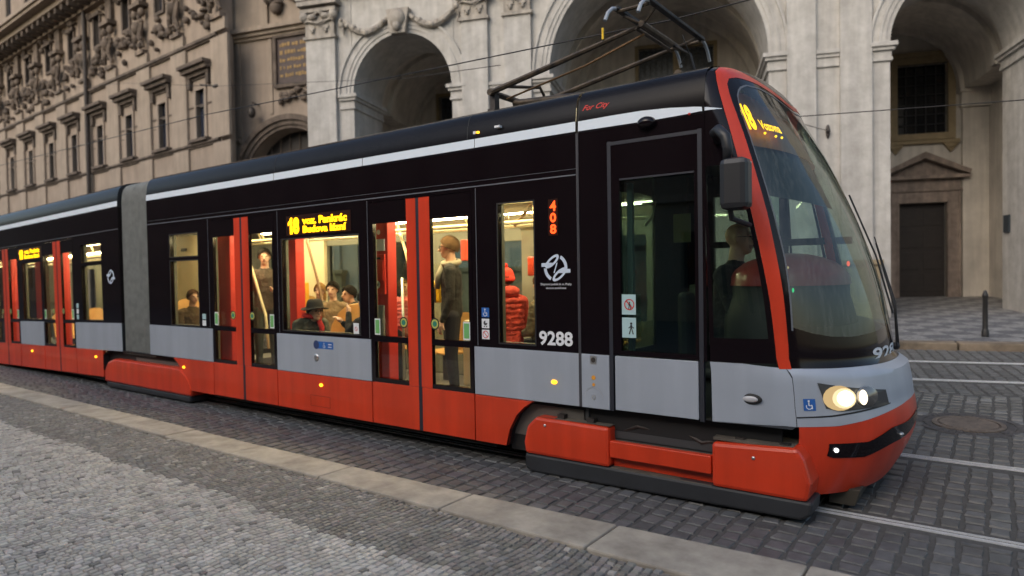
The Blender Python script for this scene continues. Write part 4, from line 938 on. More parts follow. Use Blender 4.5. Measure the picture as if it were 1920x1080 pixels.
# fielded panels, keystones, swags, friezes
b = MB()
for xa, xb in ((-18.3, 1.75),):
    for (e, z0, z1) in ((.20, 9.80, 9.95), (.30, 9.95, 10.05), (.10, 10.05, 10.7), (.45, 10.7, 10.85), (.62, 10.85, 11.0)): b.box(xa - e * .5, xb + e * .5, -e, TH * .5, z0, z1)
b.build('entablature', PL, ch, bevel=.01)
for a, c, zs in (AR[0], AR[2]):
    m_ = (a + c) / 2; zt = zs + (c - a) / 2 * 1.06
    k = MB(); k.prism([(m_ - .22, zt - .06), (m_ + .22, zt - .06), (m_ + .34, zt + .62), (m_ - .34, zt + .62)], -.24, -.001); k.ell((m_, -.24, zt + .35), (.24, .14, .26), 9); k.ell((m_, -.28, zt + .12), (.13, .1, .14), 8)
    for sg in (-1, 1):
        pts = [(m_ + sg * (.25 + 1.5 * i / 8), -.12, zt + .50 - .42 * math.sin(math.pi * i / 8) + .04 * i / 8) for i in range(9)]; k.tube(pts, [.05, .07, .09, .10, .11, .10, .09, .07, .05], 7)
        for i in range(9): k.ell((pts[i][0] + random.uniform(-.03, .03), -.17, pts[i][2] + random.uniform(-.05, .05)), random.uniform(.05, .09), 5)
        k.ell((m_ + sg * 1.78, -.1, zt + .45), (.12, .08, .16), 7); k.tube([(m_ + sg * 1.78, -.1, zt + .4), (m_ + sg * 1.72, -.1, zt + .1)], [.06, .02], 6)
    k.build('keystone_swag', PLD, ch, smooth=2)
for a, c, zs in AR:    # spandrel panels
    b = MB()
    for sg, x in ((-1, a), (1, c)):
        b.box(x + sg * .05 - .02, x + sg * .05 + .02, -.02, -.001, 8.2 if c - a < 4 else 9.3, 9.7)
    b.build('spandrel_bead', PL, ch)
# porch interior: end walls, back wall, vaults
bx(-18.14, -17.6, TH, 5.5, BZ, 10.5).build('porch_end_wall', PLI, ch); bx(1.15, 1.61, TH, 5.5, BZ, 10.5).build('porch_end_wall', PLI, ch); b = MB()
W3 = (-1.26, .10, 5.82, 7.92); D3 = (-1.24, .06, 0, 3.72)
W2a = (-9.03, -7.90, 7.2, 9.22); W2b = (-7.68, -6.62, 7.2, 9.15); D2 = (-9.2, -7.2, 0, 5.0); W1 = (-16.2, -15.1, 6.6, 8.25); D1 = (-16.2, -14.8, 0, 3.9)
bw = holed(-18.14, 1.61, BZ, 14, [(q[0], q[1], max(q[2], BZ - .01), q[3]) for q in (W3, D3, W2a, W2b, D2, W1, D1)], 5.5, 6.1)
bw.build('porch_back_wall', PLI, ch)
b = MB()
for a, c, zs in AR:
    m_, r = (a + c) / 2, (c - a) / 2; rr = r + .35
    b.grid([[(m_ - rr * math.cos(math.pi * i / 24), y, zs + .05 + rr * 1.06 * math.sin(math.pi * i / 24)) for i in range(25)] for y in (TH, 5.49)])
    for y in (3.0, 5.38):      # ribs
        b.grid([[(m_ - rr * math.cos(math.pi * i / 24) * q, y + dy, zs + .05 + rr * 1.06 * math.sin(math.pi * i / 24) * q) for q, dy in ((1.0, -.16), (.93, -.16), (.93, .10), (1.0, .10))] for i in range(25)])
for xa, xb in ((-17.59, -17.03), (-13.33, -11.29), (-5.15, -3.20), (.45, 1.14)): b.box(xa, xb, TH, 5.49, 7.05, 7.40)
b.build('porch_vault', PLI, ch, smooth=2)
for xa, xb in ((-17.59, -17.0), (-13.4, -12.7), (-12.0, -11.3), (-5.1, -4.4), (-3.9, -3.2), (.45, 1.14)):
    b = MB(); b.box(xa, xb, 5.36, 5.499, BZ, 6.5); b.box(xa - .06, xb + .06, 5.26, 5.499, 6.5, 7.05); b.box(xa - .12, xb + .12, 5.18, 5.499, 6.93, 7.05); b.build('wall_pier', PLI, ch, bevel=.01)
def frame(h, w_, e, mt, nm, sill=True):
    b = MB(); xa, xb, za, zb = h
    b.box(xa - w_, xa, 5.5 - e, 5.62, za - (w_ if sill else 0), zb + w_); b.box(xb, xb + w_, 5.5 - e, 5.62, za - (w_ if sill else 0), zb + w_); b.box(xa, xb, 5.5 - e, 5.62, zb, zb + w_)
    if sill: b.box(xa, xb, 5.5 - e, 5.62, za - w_, za)
    return b
b = frame(W3, .20, .07, None, ''); b.box(-1.60, .44, 5.36, 5.5, 7.92 + .20, 7.92 + .34); b.box(-1.55, .39, 5.36, 5.5, 5.50, 5.60)
for x in (-1.32, .16):
    b.prism([(x - .22, 5.50), (x, 5.22), (x + .22, 5.50)], 5.38, 5.499); b.ell((x, 5.36, 5.42), (.14, .06, .08), 6)
wf = b.build('porch_window', mat('ochre_frame', (.30, .235, .14), .8, var=.2, vscale=5), ch, bevel=.008)
bx(W3[0], W3[1], 5.70, 5.72, W3[2], W3[3]).build('pane', GLB, wf)
b = MB()
for i in range(1, 5): x = W3[0] + (W3[1] - W3[0]) * i / 5; b.box(x - .012, x + .012, 5.62, 5.66, W3[2], W3[3])
for i in range(1, 7): z = W3[2] + (W3[3] - W3[2]) * i / 7; b.box(W3[0], W3[1], 5.625, 5.655, z - .012, z + .012)
b.build('iron_grille', mat('iron_grille', (.02, .02, .022), .6), wf)
for h in (W2a, W2b, W1):
    wf = frame(h, .12, .05, None, '').build('porch_window', MATS['ochre_frame'], ch); bx(h[0], h[1], 5.70, 5.72, h[2], h[3]).build('pane', mat('leaded_glass', (.05, .06, .08), .25, var=.7, vscale=14), wf)
    b = MB()
    for i in range(1, 6): x = h[0] + (h[1] - h[0]) * i / 6; b.box(x - .01, x + .01, 5.62, 5.65, h[2], h[3])
    b.build('iron_grille', MATS['iron_grille'], wf)
for h, w_ in ((D3, .34), (D2, .4), (D1, .3)):
    xa, xb, za, zb = h; m_ = (xa + xb) / 2
    b = MB(); b.box(xa - w_, xa, 5.38, 5.62, BZ, zb + w_); b.box(xb, xb + w_, 5.38, 5.62, BZ, zb + w_); b.box(xa, xb, 5.38, 5.62, zb, zb + w_)
    for sg, x in ((-1, xa), (1, xb)):      # inner and outer fillets
        b.box(x + sg * .04 - .03, x + sg * .04 + .03, 5.35, 5.38, BZ, zb + .07); b.box(x + sg * (w_ - .03) - .03, x + sg * (w_ - .03) + .03, 5.34, 5.38, BZ, zb + w_)
    b.box(xa - w_ - .04, xb + w_ + .04, 5.33, 5.5, zb + w_, zb + w_ + .08)
    b.box(xa - w_, xb + w_, 5.36, 5.5, zb + w_ + .08, zb + w_ + .36)
    zz = zb + w_ + .36; hw = (xb - xa) / 2 + w_ + .18
    b.box(m_ - hw, m_ + hw, 5.16, 5.5, zz, zz + .10)
    for sg in (-1, 1):
        b.prism([(m_ + sg * hw, zz + .10), (m_ + sg * (hw + .04), zz + .22), (m_, zz + .10 + hw * .52 + .10), (m_, zz + hw * .52)][::(-1 if sg > 0 else 1)][::-1], 5.14, 5.5)
    b.prism([(m_ - hw + .1, zz + .10), (m_ + hw - .1, zz + .10), (m_, zz + hw * .5)], 5.40, 5.5)
    dr = b.build('portal', STN, ch, bevel=.006)
    d2 = bx(xa + .002, xb - .002, 5.64, 5.70, BZ, zb - .002).build('door_leaf', DOORW, dr)
    b = MB()
    for i in range(2):
        for j in range(4):
            x = xa + (xb - xa) * (.05 + .5 * i); z = .95 + (zb - 1.05) * j / 4; b.box(x, x + (xb - xa) * .40, 5.625, 5.64, z + .08, z + (zb - 1.05) / 4 - .05)
    b.build('door_panel', DOORW, d2, bevel=.008)
b = MB(); b.box(-18.6, 2.0, -.0, 6.0, BZ - .1, .40); b.build('porch_base', TAN, ch)
nb_ = MB(); nb_.box(.060, .098, 1.36, 1.66, 2.60, 3.02); nb_ = nb_.build('notice_case', mat('dark_case', (.03, .04, .05), .4), None)
M_ = Matrix.Translation((.5575, 13.9185, 0)) @ Matrix.Rotation(R(21.005), 4, 'Z')
nb_.data.transform(M_ @ Matrix.Translation((0, 0, 0))); tag(nb_, 'small dark notice case fixed to the white pier inside the arch by the bollard', 'notice case')
b = MB(); b.ell((-4.19, -.02, 5.05), (.05, .03, .17), 8); b.ell((-4.19, -.06, 5.05), (.05, .06, .05), 7)
an = b.build('wall_anchor', STEELD, None); an.data.transform(M_)
tag(an, 'iron wall hook holding a stay wire on the white pier between two pilasters', 'wall hook')
b = MB(); b.box(-19.5, -18.16, 2.6, 5.5, 0, 14); b.box(1.63, 14, 2.6, 5.5, 0, 14); b.box(-19.5, 14, 5.5, 5.9, 14, 17); b.build('nave_wall', PL, ch)

# ------------------------------------------------------------------ beige college building: pavilion front B and long wing L
BG = mat('beige_render', (.31, .25, .20), .88, var=.2, vscale=1.1, streak=.12, bump=.35, bscale=14, col2=(.26, .208, .165))
BGL = mat('pale_beige_trim', (.325, .265, .21), .88, var=.15, vscale=2, streak=.15, bump=.4, bscale=20)
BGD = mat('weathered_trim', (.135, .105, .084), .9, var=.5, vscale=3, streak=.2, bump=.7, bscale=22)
BPan = mat('college_pane', (.02, .026, .045), .12, spec=.7, var=.5, vscale=.8)
WFR = mat('grey_window_wood', (.17, .155, .135), .7)
col_ = empty('college_building', (-18.598, 9.241, 0), R(16.47), off=False)
tag(col_, 'long beige baroque college with dark window hoods, stucco ornament and a projecting cornice', 'college')
# front B in local coordinates x<0 leftwards from the porch
AC, AZ, RO = -.95, 5.0, 2.3
b = holed(-4.45, 1.0, -.5, 15.5, [(AC - 1.85, AC + 1.85, -.6, AZ + 1.9)], 0, .6); b.build('front_wall', BG, col_)
b = MB(); A = [(AC - 1.85 * math.cos(math.pi * i / 24), AZ + 1.85 * math.sin(math.pi * i / 24)) for i in range(25)]
b.grid([[(p[0], .003, p[1]), (p[0], .003, AZ + 1.92)] for p in A]); b.grid([[(p[0], .003, p[1]), (p[0], .6, p[1])] for p in A][::-1]); b.build('portal_spandrel', BG, col_)
b = MB()
for ra, rb, y in ((1.85, 1.97, -.06), (1.97, 2.12, -.12), (2.12, 2.30, -.20)):
    P = []
    for i in range(33):
        t = math.pi * i / 32; cs, sn = -math.cos(t), math.sin(t); P.append([(AC + ra * cs, 0, AZ + ra * sn), (AC + ra * cs, y, AZ + ra * sn), (AC + rb * cs, y, AZ + rb * sn), (AC + rb * cs, 0, AZ + rb * sn)])
    b.grid(P)
for sg in (-1, 1): b.box(AC + sg * 1.85, AC + sg * 2.30, -.12, -.001, .3, AZ)
b.build('portal_arch', BGD, col_, smooth=2)
b = MB(); b.box(AC - 1.85, AC + 1.85, .55, .62, .3, AZ + 1.85); pd = b.build('portal_door', DOORW, col_)
b = MB()
for i in range(9): x = AC - 1.6 + .4 * i; b.box(x - .02, x + .02, .50, .55, 4.9, AZ + math.sqrt(max(.0, 1.85 ** 2 - (x - AC) ** 2)) if abs(x - AC) < 1.84 else 5)
b.box(AC - 1.85, AC + 1.85, .48, .55, 4.75, 4.9); b.build('fanlight_bars', BGD, pd)
b = MB()
for (e, z0, z1) in ((.08, 6.50, 6.58), (.14, 6.58, 6.66)): b.box(-4.45, AC - 2.05, -e, -.001, z0, z1)
for (e, z0, z1) in ((.10, 9.98, 10.08), (.20, 10.08, 10.2), (.32, 10.2, 10.34)): b.box(-4.45, 1.0, -e, -.001, z0, z1)
b.build('string_course', BGL, col_)
b = MB(); b.box(-3.1, -2.95, -.04, -.001, 6.7, 9.97); b.box(-1.72, -1.6, -.04, -.001, 7.4, 9.97)
for z in (7.92, 9.14): b.box(-4.4, -3.1, -.012, -.001, z - .012, z + .012)
b.box(-4.45, -1.7, -.10, -.001, 10.34, 12.4); b.box(-1.5, 1, -.10, -.001, 10.34, 12.4)
b.build('wall_strip', BGL, col_)
pn = MB(); pn.box(-1.48, .55, -.05, -.001, 8.27, 9.97); pn = pn.build('inscription_panel', mat('bronze_panel', (.050, .030, .028), .6, var=.4, vscale=5), col_)
b = MB()
for q in ((-1.48, .55, 9.90, 9.99), (-1.48, .55, 8.22, 8.34), (-1.48, -1.36, 8.34, 9.90), (.43, .55, 8.34, 9.90)): b.box(q[0], q[1], -.13, -.052, q[2], q[3])
b.build('panel_frame', BGD, pn)
b = MB()
for li in range(5):
    x = -1.24; z = 9.60 - li * .255
    while x < .3:
        wd = random.uniform(.05, .12); b.box(x, x + wd, -.062, -.051, z + random.uniform(-.01, .02), z + random.uniform(.08, .14)); x += wd + random.choice((.025, .03, .03, .09))
b.build('gilded_writing', mat('gilding', (.24, .15, .05), .6, metal=.2), pn)
b = MB()
for k in range(18): b.ell((-.5 + random.uniform(-.75, .75), -.10, 8.02 + random.uniform(-.28, .12)), (random.uniform(.06, .16), .09, random.uniform(.05, .12)), 6)
for k in range(26): b.ell((-.3 + random.uniform(-1.3, 1.2), -.22, 11.0 + random.uniform(-.4, .6)), (random.uniform(.08, .25), .16, random.uniform(.08, .25)), 6)
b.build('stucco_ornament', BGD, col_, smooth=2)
b = MB(); b.tube([(-2.2, -.02, 7.75), (-2.2, -.35, 7.78), (-2.2, -.38, 7.6)], .025, 6); b.ell((-2.2, -.38, 7.42), (.13, .13, .19), 8)
lm = b.build('wall_lantern', STEELD, None); lm.data.transform(Matrix.Translation((-18.598, 9.241, 0)) @ Matrix.Rotation(R(16.47), 4, 'Z')); tag(lm, 'small dark iron lantern on the beige wall beside the gilded inscription', 'lantern')
# wing L: its own frame inside the building
wl = col_
WM = Matrix.Translation((-18.598, 9.241, 0)) @ Matrix.Rotation(R(16.47), 4, 'Z')
LM = Matrix.Translation((-23.7257, 7.7253, 0)) @ Matrix.Rotation(R(-1.5), 4, 'Z')
WL_ = WM.inverted() @ LM; XF[0] = lambda p: tuple(WL_ @ Vector(p))
NB = 15; PX = [.93 - 2.86 * k for k in range(NB)]
hs = [(x - .30, x + .30, 6.76, 8.46) for x in PX] + [(x - .28, x + .28, 11.9, 13.1) for x in PX] + [(x - .35, x + .35, 2.2, 4.4) for x in PX] + [(x - .4, x + .4, 15.9, 18) for x in PX]
XE = PX[-1] - 1.4
holed(XE, 2.25, -.5, 19, hs, 0, .5).build('wing_wall', BG, wl)
b = MB()
for (e, z0, z1) in ((.06, 6.46, 6.53), (.12, 6.53, 6.60), (.035, 7.90, 7.94), (.05, 8.84, 8.92), (.08, 10.0, 10.06), (.14, 10.06, 10.16), (.05, 5.4, 5.5)): b.box(XE, 2.2, -e, -.001, z0, z1)
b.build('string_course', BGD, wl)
b = MB()
for (e, z0, z1) in ((.25, 13.55, 13.7), (.5, 13.7, 13.85), (.9, 13.85, 14.1), (1.25, 14.1, 14.25), (1.35, 14.25, 14.42)): b.box(XE, 3.0, -e, -.001, z0, z1)
b.build('cornice', BGL, wl)
b = MB()
x = XE + .2
while x < 2.8: bx(x, x + .22, -.85, -.25, 13.6, 13.85 - .001).build('cornice_bracket', BGD, wl); x += .72
b = MB()
for k in range(NB + 1):
    x = PX[0] + 1.43 - 2.86 * k; b.box(x - .55, x + .55, -.10, -.0012, 6.61, 10.0); b.box(x - .55, x + .55, -.08, -.0012, 0, 6.45); b.box(x - .45, x + .45, -.12, -.0012, 10.17, 10.55)
pl = b.build('wall_strips', BGL, wl)
b = MB()
for k in range(NB):
    for z in (7.55, 9.3): b.box(PX[k] - .86, PX[k] - .45, -.015, -.001, z, z + .02)
b.build('render_joint', BGD, wl)
WX = None
for k in range(NB):
    x = PX[k]
    b = MB(); b.box(x - .42, x - .30, -.06, .12, 6.70, 8.58); b.box(x + .30, x + .42, -.06, .12, 6.70, 8.58); b.box(x - .30, x + .30, -.06, .12, 8.46, 8.58)
    wf = b.build('window', BG, wl)
    MB().box(x - .62, x + .62, -.22, .12, 6.62, 6.72).build('sill', BGD, wf)
    b = MB(); b.box(x - .78, x + .78, -.16, -.001, 8.93, 9.06); b.box(x - .92, x + .92, -.42, -.001, 9.20, 9.32)
    b.prism([(x - .90, 9.06), (x + .90, 9.06), (x + .90, 9.20), (x - .90, 9.20)], -.30, -.001)
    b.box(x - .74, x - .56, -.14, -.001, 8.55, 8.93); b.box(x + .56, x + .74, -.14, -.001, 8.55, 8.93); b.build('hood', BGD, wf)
    b = MB(); b.box(x - .30, x + .30, .12, .14, 6.76, 8.46); b.build('pane', BPan, wf)
    b = MB(); b.box(x - .02, x + .02, .08, .118, 6.76, 8.46); b.box(x - .30, x + .30, .08, .117, 7.9, 7.95); b.build('casement', WFR, wf)
    b = MB(); b.box(x - .38, x + .38, -.08, .10, 11.78, 11.9); b.box(x - .40, x - .28, -.08, .10, 11.9, 13.1); b.box(x + .28, x + .40, -.08, .10, 11.9, 13.1); b.box(x - .46, x + .46, -.16, .10, 13.1, 13.25)
    for s_ in range(22): b.ell((x + random.uniform(-.8, .8), -.10, random.choice((11.45, 11.2, 10.75, 13.3)) + random.uniform(-.3, .2)), (random.uniform(.06, .2), .11, random.uniform(.06, .18)), 5)
    wf = b.build('attic_window', BGD, wl, smooth=2); bx(x - .28, x + .28, .12, .14, 11.9, 13.1).build('pane', BPan, wf)
    wf = MB().box(x - .45, x + .45, -.05, .12, 2.08, 2.2).build('ground_window', BGD, wl); bx(x - .35, x + .35, .15, .17, 2.2, 4.4).build('pane', BPan, wf)
    wf = MB().box(x - .5, x + .5, -.08, .12, 15.78, 15.9).build('top_window', BGD, wl); bx(x - .4, x + .4, .15, .17, 15.9, 18).build('pane', BPan, wf)
for k in range(NB + 1):     # carved heads and capitals on every wall strip
    x = PX[0] + 1.43 - 2.86 * k; b = MB()
    b.box(x - .34, x + .34, -.22, -.001, 10.56, 10.70); b.box(x - .46, x + .46, -.36, -.001, 12.35, 12.5); b.box(x - .28, x + .28, -.16, -.001, 12.5, 13.5)
    b.ell((x, -.26, 11.55), (.20, .20, .26), 8)
    for sg in (-1, 1): b.ell((x + sg * .30, -.20, 12.12), (.17, .13, .17), 7); b.tube([(x + sg * .34, -.18, 10.8), (x + sg * .20, -.26, 11.2), (x + sg * .34, -.20, 11.8)], [.06, .11, .08], 6)
    for s_ in range(12): b.ell((x + random.uniform(-.36, .36), -.18 - random.uniform(0, .1), random.uniform(10.8, 12.2)), (random.uniform(.05, .14), .09, random.uniform(.05, .15)), 5)
    b.build('carved_console', mat('stucco_mid', (.20, .155, .12), .88, var=.6, vscale=2.5, streak=.4, bump=.6, bscale=20), wl, smooth=2)
b = MB(); b.tube([(-8.6, -.20, 13.5), (-8.6, -.20, -.2)], .09, 8); b.build('drainpipe', STEELD, wl)
MB().prism([(XE, 19), (2.6, 19), (2.6, 19.2), (XE, 19.2)], -.9, .5).build('eaves', BGD, wl)
XF[0] = None
# building on the camera's side of the street (seen in the reflections)
opp = empty('apartment_building', (0, -16.5, 0), off=False); tag(opp, 'plain grey ochre apartment house across the street, mirrored in the tram glass', 'apartment house')
OX = [-95 + 3.1 * k for k in range(38)]
OH = [(x - .55, x + .55, z, z + 1.9) for x in OX for z in (1.2, 5.0)]
holed(-97, 22, -.5, 10.6, OH, -.4, 0).build('facade', mat('ochre_render', (.24, .20, .16), .9, var=.2), opp)
b = MB()
for z, e in ((4.1, .15), (7.9, .12), (10.0, .5), (10.25, .7)): b.box(-97, 22, .001, e, z, z + .25)
b.build('cornice', BGL, opp)
b = MB()
for (xa, xb, za, zb) in OH: b.box(xa, xb, -.30, -.28, za, zb)
b.build('window_panes', BPan, opp)

# ------------------------------------------------------------------ people: tapered limbs joined into one skin by a voxel remesh
SK = mat('skin', (.52, .30, .20), .55, var=.08, vscale=12); SKP = mat('skin_pale', (.60, .38, .28), .55, var=.08, vscale=12)
def hairm(n, c): return mat('hair_' + n, tuple(q * .7 for q in c), .95, var=.5, vscale=55, bump=.8, bscale=120, spec=.15)
def hull(p0, r0, p1, r1, sc=(1, 1, 1)):
    bm = bmesh.new()
    for p, r in ((p0, r0), (p1, r1)):
        rr = r if isinstance(r, (tuple, list)) else (r * sc[0], r * sc[1], r * sc[2])
        bmesh.ops.create_icosphere(bm, subdivisions=2, radius=1, matrix=Matrix.Translation(p) @ Matrix.Diagonal((*rr, 1)))
    res = bmesh.ops.convex_hull(bm, input=bm.verts[:])
    dl = list({g for g in res['geom_interior'] + res['geom_unused'] if isinstance(g, bmesh.types.BMVert)})
    bmesh.ops.delete(bm, geom=dl, context='VERTS')
    me = bpy.data.meshes.new('h'); bm.to_mesh(me); bm.free()
    v = [tuple(q.co) for q in me.vertices]; f = [tuple(q.vertices) for q in me.polygons]; bpy.data.meshes.remove(me); return v, f
def person(label, loc, yaw, pose='sit', s=1.0, coat=(.03, .03, .03), legs=(.02, .02, .025), skin=SK, hair='dark', hcol=(.03, .02, .015), hairlong=False, hat=None, scarf=None, hood=None,
           arms=None, turn=0, glasses=False, puffy=False, group=None, lean=0, vox=.010, child=1.0, stoop=0, coatvar=.25):
    yw = Matrix.Rotation(yaw, 4, 'Z')
    mc = mat('coat_%d' % (hash(coat) % 99999), coat, .9, var=coatvar, vscale=9, bump=1.0, bscale=16, bdist=.035); ml = mat('trousers_%d' % (hash(legs) % 99999), legs, .85); msh = mat('shoe_leather', (.02, .015, .012), .5)
    pc = []   # (p0, r0, p1, r1, matindex)   0 skin 1 coat 2 legs 3 shoes
    V = Vector
    if pose == 'stand':
        hip, ch_, nk = V((0, 0, .94)), V((.0 + lean * .5, 0, 1.30)), V((lean, 0, 1.475)); hd = V((lean + .025, 0, 1.625))
        for sg in (-1, 1):
            h_ = V((0, sg * .095, .90)); k_ = V((.015, sg * .10, .49)); a_ = V((-.02, sg * .10, .09))
            pc += [(h_, .095, k_, .062, 2), (k_, .060, a_, .042, 2), (a_ + V((-.02, 0, -.045)), .040, a_ + V((.16, sg * .02, -.055)), .034, 3)]
        pc += [(hip, (.12, .165, .11), V((lean * .2, 0, 1.08)), (.115, .15, .10), 1)]
    else:
        hip, ch_, nk = V((0, 0, .52)), V((.02 + lean * .6, 0, .89)), V((.05 + lean, 0, 1.075)); hd = V((.085 + lean + stoop * .5, 0, 1.225 - stoop))
        for sg in (-1, 1):
            h_ = V((.02, sg * .10, .50)); k_ = V((.46, sg * .13, .50)); a_ = V((.44, sg * .12, .09))
            pc += [(h_, .095, k_, .066, 2), (k_, .062, a_, .044, 2), (a_ + V((-.02, 0, -.045)), .040, a_ + V((.16, 0, -.055)), .034, 3)]
        pc += [(hip, (.14, .175, .12), V((.01, 0, .68)), (.12, .16, .12), 1)]
    e = 1.16 if puffy else 1.0
    mid = (hip + ch_) / 2
    pc += [(mid, (.115 * e, .150 * e, .12), ch_ + V((0, 0, .03)), (.118 * e, .170 * e, .12), 1), (ch_ + V((0, 0, .06)), (.105 * e, .165 * e, .09), nk - V((0, 0, .03)), (.07, .085, .05), 1)]
    for sg in (-1, 1): pc.append((ch_ + V((0, sg * .12, .10)), .07 * e, ch_ + V((0, sg * .18, .085)), .066 * e, 1))
    pc.append((nk - V((0, 0, .03)), .056, hd - V((.02, 0, .06)), .052, 0))
    tr = Matrix.Translation(hd) @ Matrix.Rotation(turn, 4, 'Z') @ Matrix.Translation(-hd)
    H = lambda x, y, z: tr @ (hd + V((x, y, z)))
    pc += [(H(-.015, 0, .028), (.092, .074, .088), H(.018, 0, .0), (.070, .066, .085), 0), (H(.030, 0, -.04), (.050, .050, .045), H(.045, 0, -.075), (.035, .036, .030), 0),
           (H(.085, 0, .010), .012, H(.103, 0, -.022), .016, 0), (H(.075, -.022, -.052), .011, H(.075, .022, -.052), .011, 4)]
    for sg in (-1, 1):
        pc.append((H(-.005, sg * .074, .015), (.018, .010, .026), H(-.003, sg * .076, -.01), (.012, .008, .014), 0)); pc.append((H(.076, sg * .030, .034), .012, H(.072, sg * .044, .032), .010, 0))
    sh = [ch_ + V((0, sg * .19, .08)) for sg in (-1, 1)]
    ar = arms or {}
    for i, sg in ((0, -1), (1, 1)):
        if i in ar: el, wr = V(ar[i][0]), V(ar[i][1])
        elif pose == 'stand': el, wr = sh[i] + V((-.01, sg * .035, -.29)), sh[i] + V((.08, sg * .03, -.53))
        else: el, wr = sh[i] + V((.05, sg * .03, -.28)), sh[i] + V((.27, -sg * .04, -.33))
        fo = (wr - el).normalized(); pc += [(sh[i], .062 * e, el, .050 * e, 1), (el, .050 * e, wr - fo * .02, .036 * e, 1)]
        up = fo.orthogonal().normalized(); sd = fo.cross(up).normalized()
        pal = wr + fo * .075; pc.append((wr, .026, pal - fo * .02, (.034, .034, .030), 0))
        for q, ln in ((-1.5, .058), (-.5, .070), (.5, .066), (1.5, .052)):
            b0 = pal - fo * .005 + sd * q * .019; b1 = b0 + fo * ln * .55 + up * .006; b2 = b1 + fo * ln * .35 + up * .022
            pc += [(b0, .0105, b1, .0095, 0), (b1, .0095, b2, .008, 0)]
        pc.append((wr + fo * .03 + sd * .03, .013, wr + fo * .065 + sd * .058 + up * .014, .010, 0))
    vs, fs = [], []
    for p0, r0, p1, r1, mi in pc:
        v, f = hull(p0, r0, p1, r1); o_ = len(vs); vs += v; fs += [tuple(i + o_ for i in q) for q in f]
    me = bpy.data.meshes.new('body'); me.from_pydata(vs, [], fs); ob = bpy.data.objects.new('person', me); C.objects.link(ob)
    md = ob.modifiers.new('r', 'REMESH'); md.mode = 'VOXEL'; md.voxel_size = vox
    m2 = ob.modifiers.new('s', 'SMOOTH'); m2.factor = .5; m2.iterations = 3
    dg = bpy.context.evaluated_depsgraph_get(); dg.update(); nm = bpy.data.meshes.new_from_object(ob.evaluated_get(dg)); nm.name = 'person'
    ob.modifiers.clear(); ob.data = nm; bpy.data.meshes.remove(me)
    n = len(nm.polygons); cen = np.zeros(n * 3); nm.polygons.foreach_get('center', cen); cen = cen.reshape(-1, 3); best = np.full(n, 1e9); mi_ = np.zeros(n, int)
    for p0, r0, p1, r1, mi in pc:
        p0, p1 = np.array(p0), np.array(p1); d_ = p1 - p0; t = np.clip((cen - p0) @ d_ / max(d_ @ d_, 1e-9), 0, 1); q = cen - (p0 + t[:, None] * d_)
        ra = np.array(r0 if isinstance(r0, (tuple, list)) else (r0,) * 3); rb = np.array(r1 if isinstance(r1, (tuple, list)) else (r1,) * 3); rr = ra + (rb - ra) * t[:, None]
        D = (np.linalg.norm(q / rr, axis=1) - 1) * rr.min(axis=1); k = D < best; best[k] = D[k]; mi_[k] = mi
    for q in (skin, mc, ml, msh, mat('lips', (.38, .19, .14), .6)): nm.materials.append(q)
    nm.polygons.foreach_set('material_index', mi_.tolist()); nm.polygons.foreach_set('use_smooth', [True] * n)
    ob.location = loc; ob.rotation_euler = (0, 0, yaw); ob.scale = (s, s, s)
    tag(ob, label, 'person', group)
    def kid(b, name, mt, sm=True): o = b.build(name, mt, ob, smooth=sm); return o
    rot = Matrix.Rotation(turn, 4, 'Z').to_3x3(); hc = hairm(hair, hcol)
    if hat != 'hood':
        b = MB(); P = []
        for i in range(13):
            th = math.pi * i / 12 * .60; row = []
            for j in range(25):
                ph = 2 * math.pi * j / 24; back = max(0, -math.cos(ph)); t2 = th * (1 + .22 * back + (.4 * back if hairlong else 0)) * (1 - .46 * max(0, math.cos(ph)) ** 1.5)
                rr = 1.08 + .045 * math.sin(ph * 7 + i) + .035 * math.sin(i * 3.1 + ph * 3) + random.uniform(-.02, .02)
                q = Vector((math.sin(t2) * math.cos(ph) * .104 * rr, math.sin(t2) * math.sin(ph) * .086 * rr, math.cos(t2) * .102 * rr)); row.append(tuple(hd + rot @ (q + Vector((-.012, 0, .026)))))
            P.append(row)
        b.grid(P); kid(b, 'hair', hc)
        if hairlong:
            b = MB(); b.ell(hd + rot @ Vector((-.055, 0, -.07)), (.06, .085, .14), 9); kid(b, 'long_hair', hc)
    b = MB()
    for sg in (-1, 1): b.ell(hd + rot @ Vector((.079, sg * .030, .016)), (.008, .013, .007), 6)
    kid(b, 'eyes', mat('eye_dark', (.02, .015, .012), .2))
    if glasses:
        b = MB()
        for sg in (-1, 1):
            b.tube([hd + rot @ Vector((.093, sg * .032 + .022 * math.cos(a * math.pi / 6), .012 + .018 * math.sin(a * math.pi / 6))) for a in range(13)], .0022, 5, caps=False); b.tube([hd + rot @ Vector((.093, sg * .054, .018)), hd + rot @ Vector((0, sg * .080, .016))], .002, 5)
        b.tube([hd + rot @ Vector((.096, -.01, .014)), hd + rot @ Vector((.096, .01, .014))], .002, 5); kid(b, 'glasses', BLKM)
    if hat == 'brim':
        hm = mat('felt_black', (.018, .016, .016), .9, bump=.3); b = MB()
        prof_ = [(.001, .165), (.05, .166), (.082, .155), (.098, .12), (.104, .075), (.108, .055), (.15, .045), (.168, .05), (.170, .043), (.15, .038), (.105, .046)]
        b.grid([[tuple(hd + rot @ Vector((r * math.cos(a * math.pi / 12) * 1.05 - .01, r * math.sin(a * math.pi / 12), z + .012 * math.cos(a * math.pi / 6) * (r > .12)))) for r, z in prof_] for a in range(25)]); kid(b, 'hat', hm)
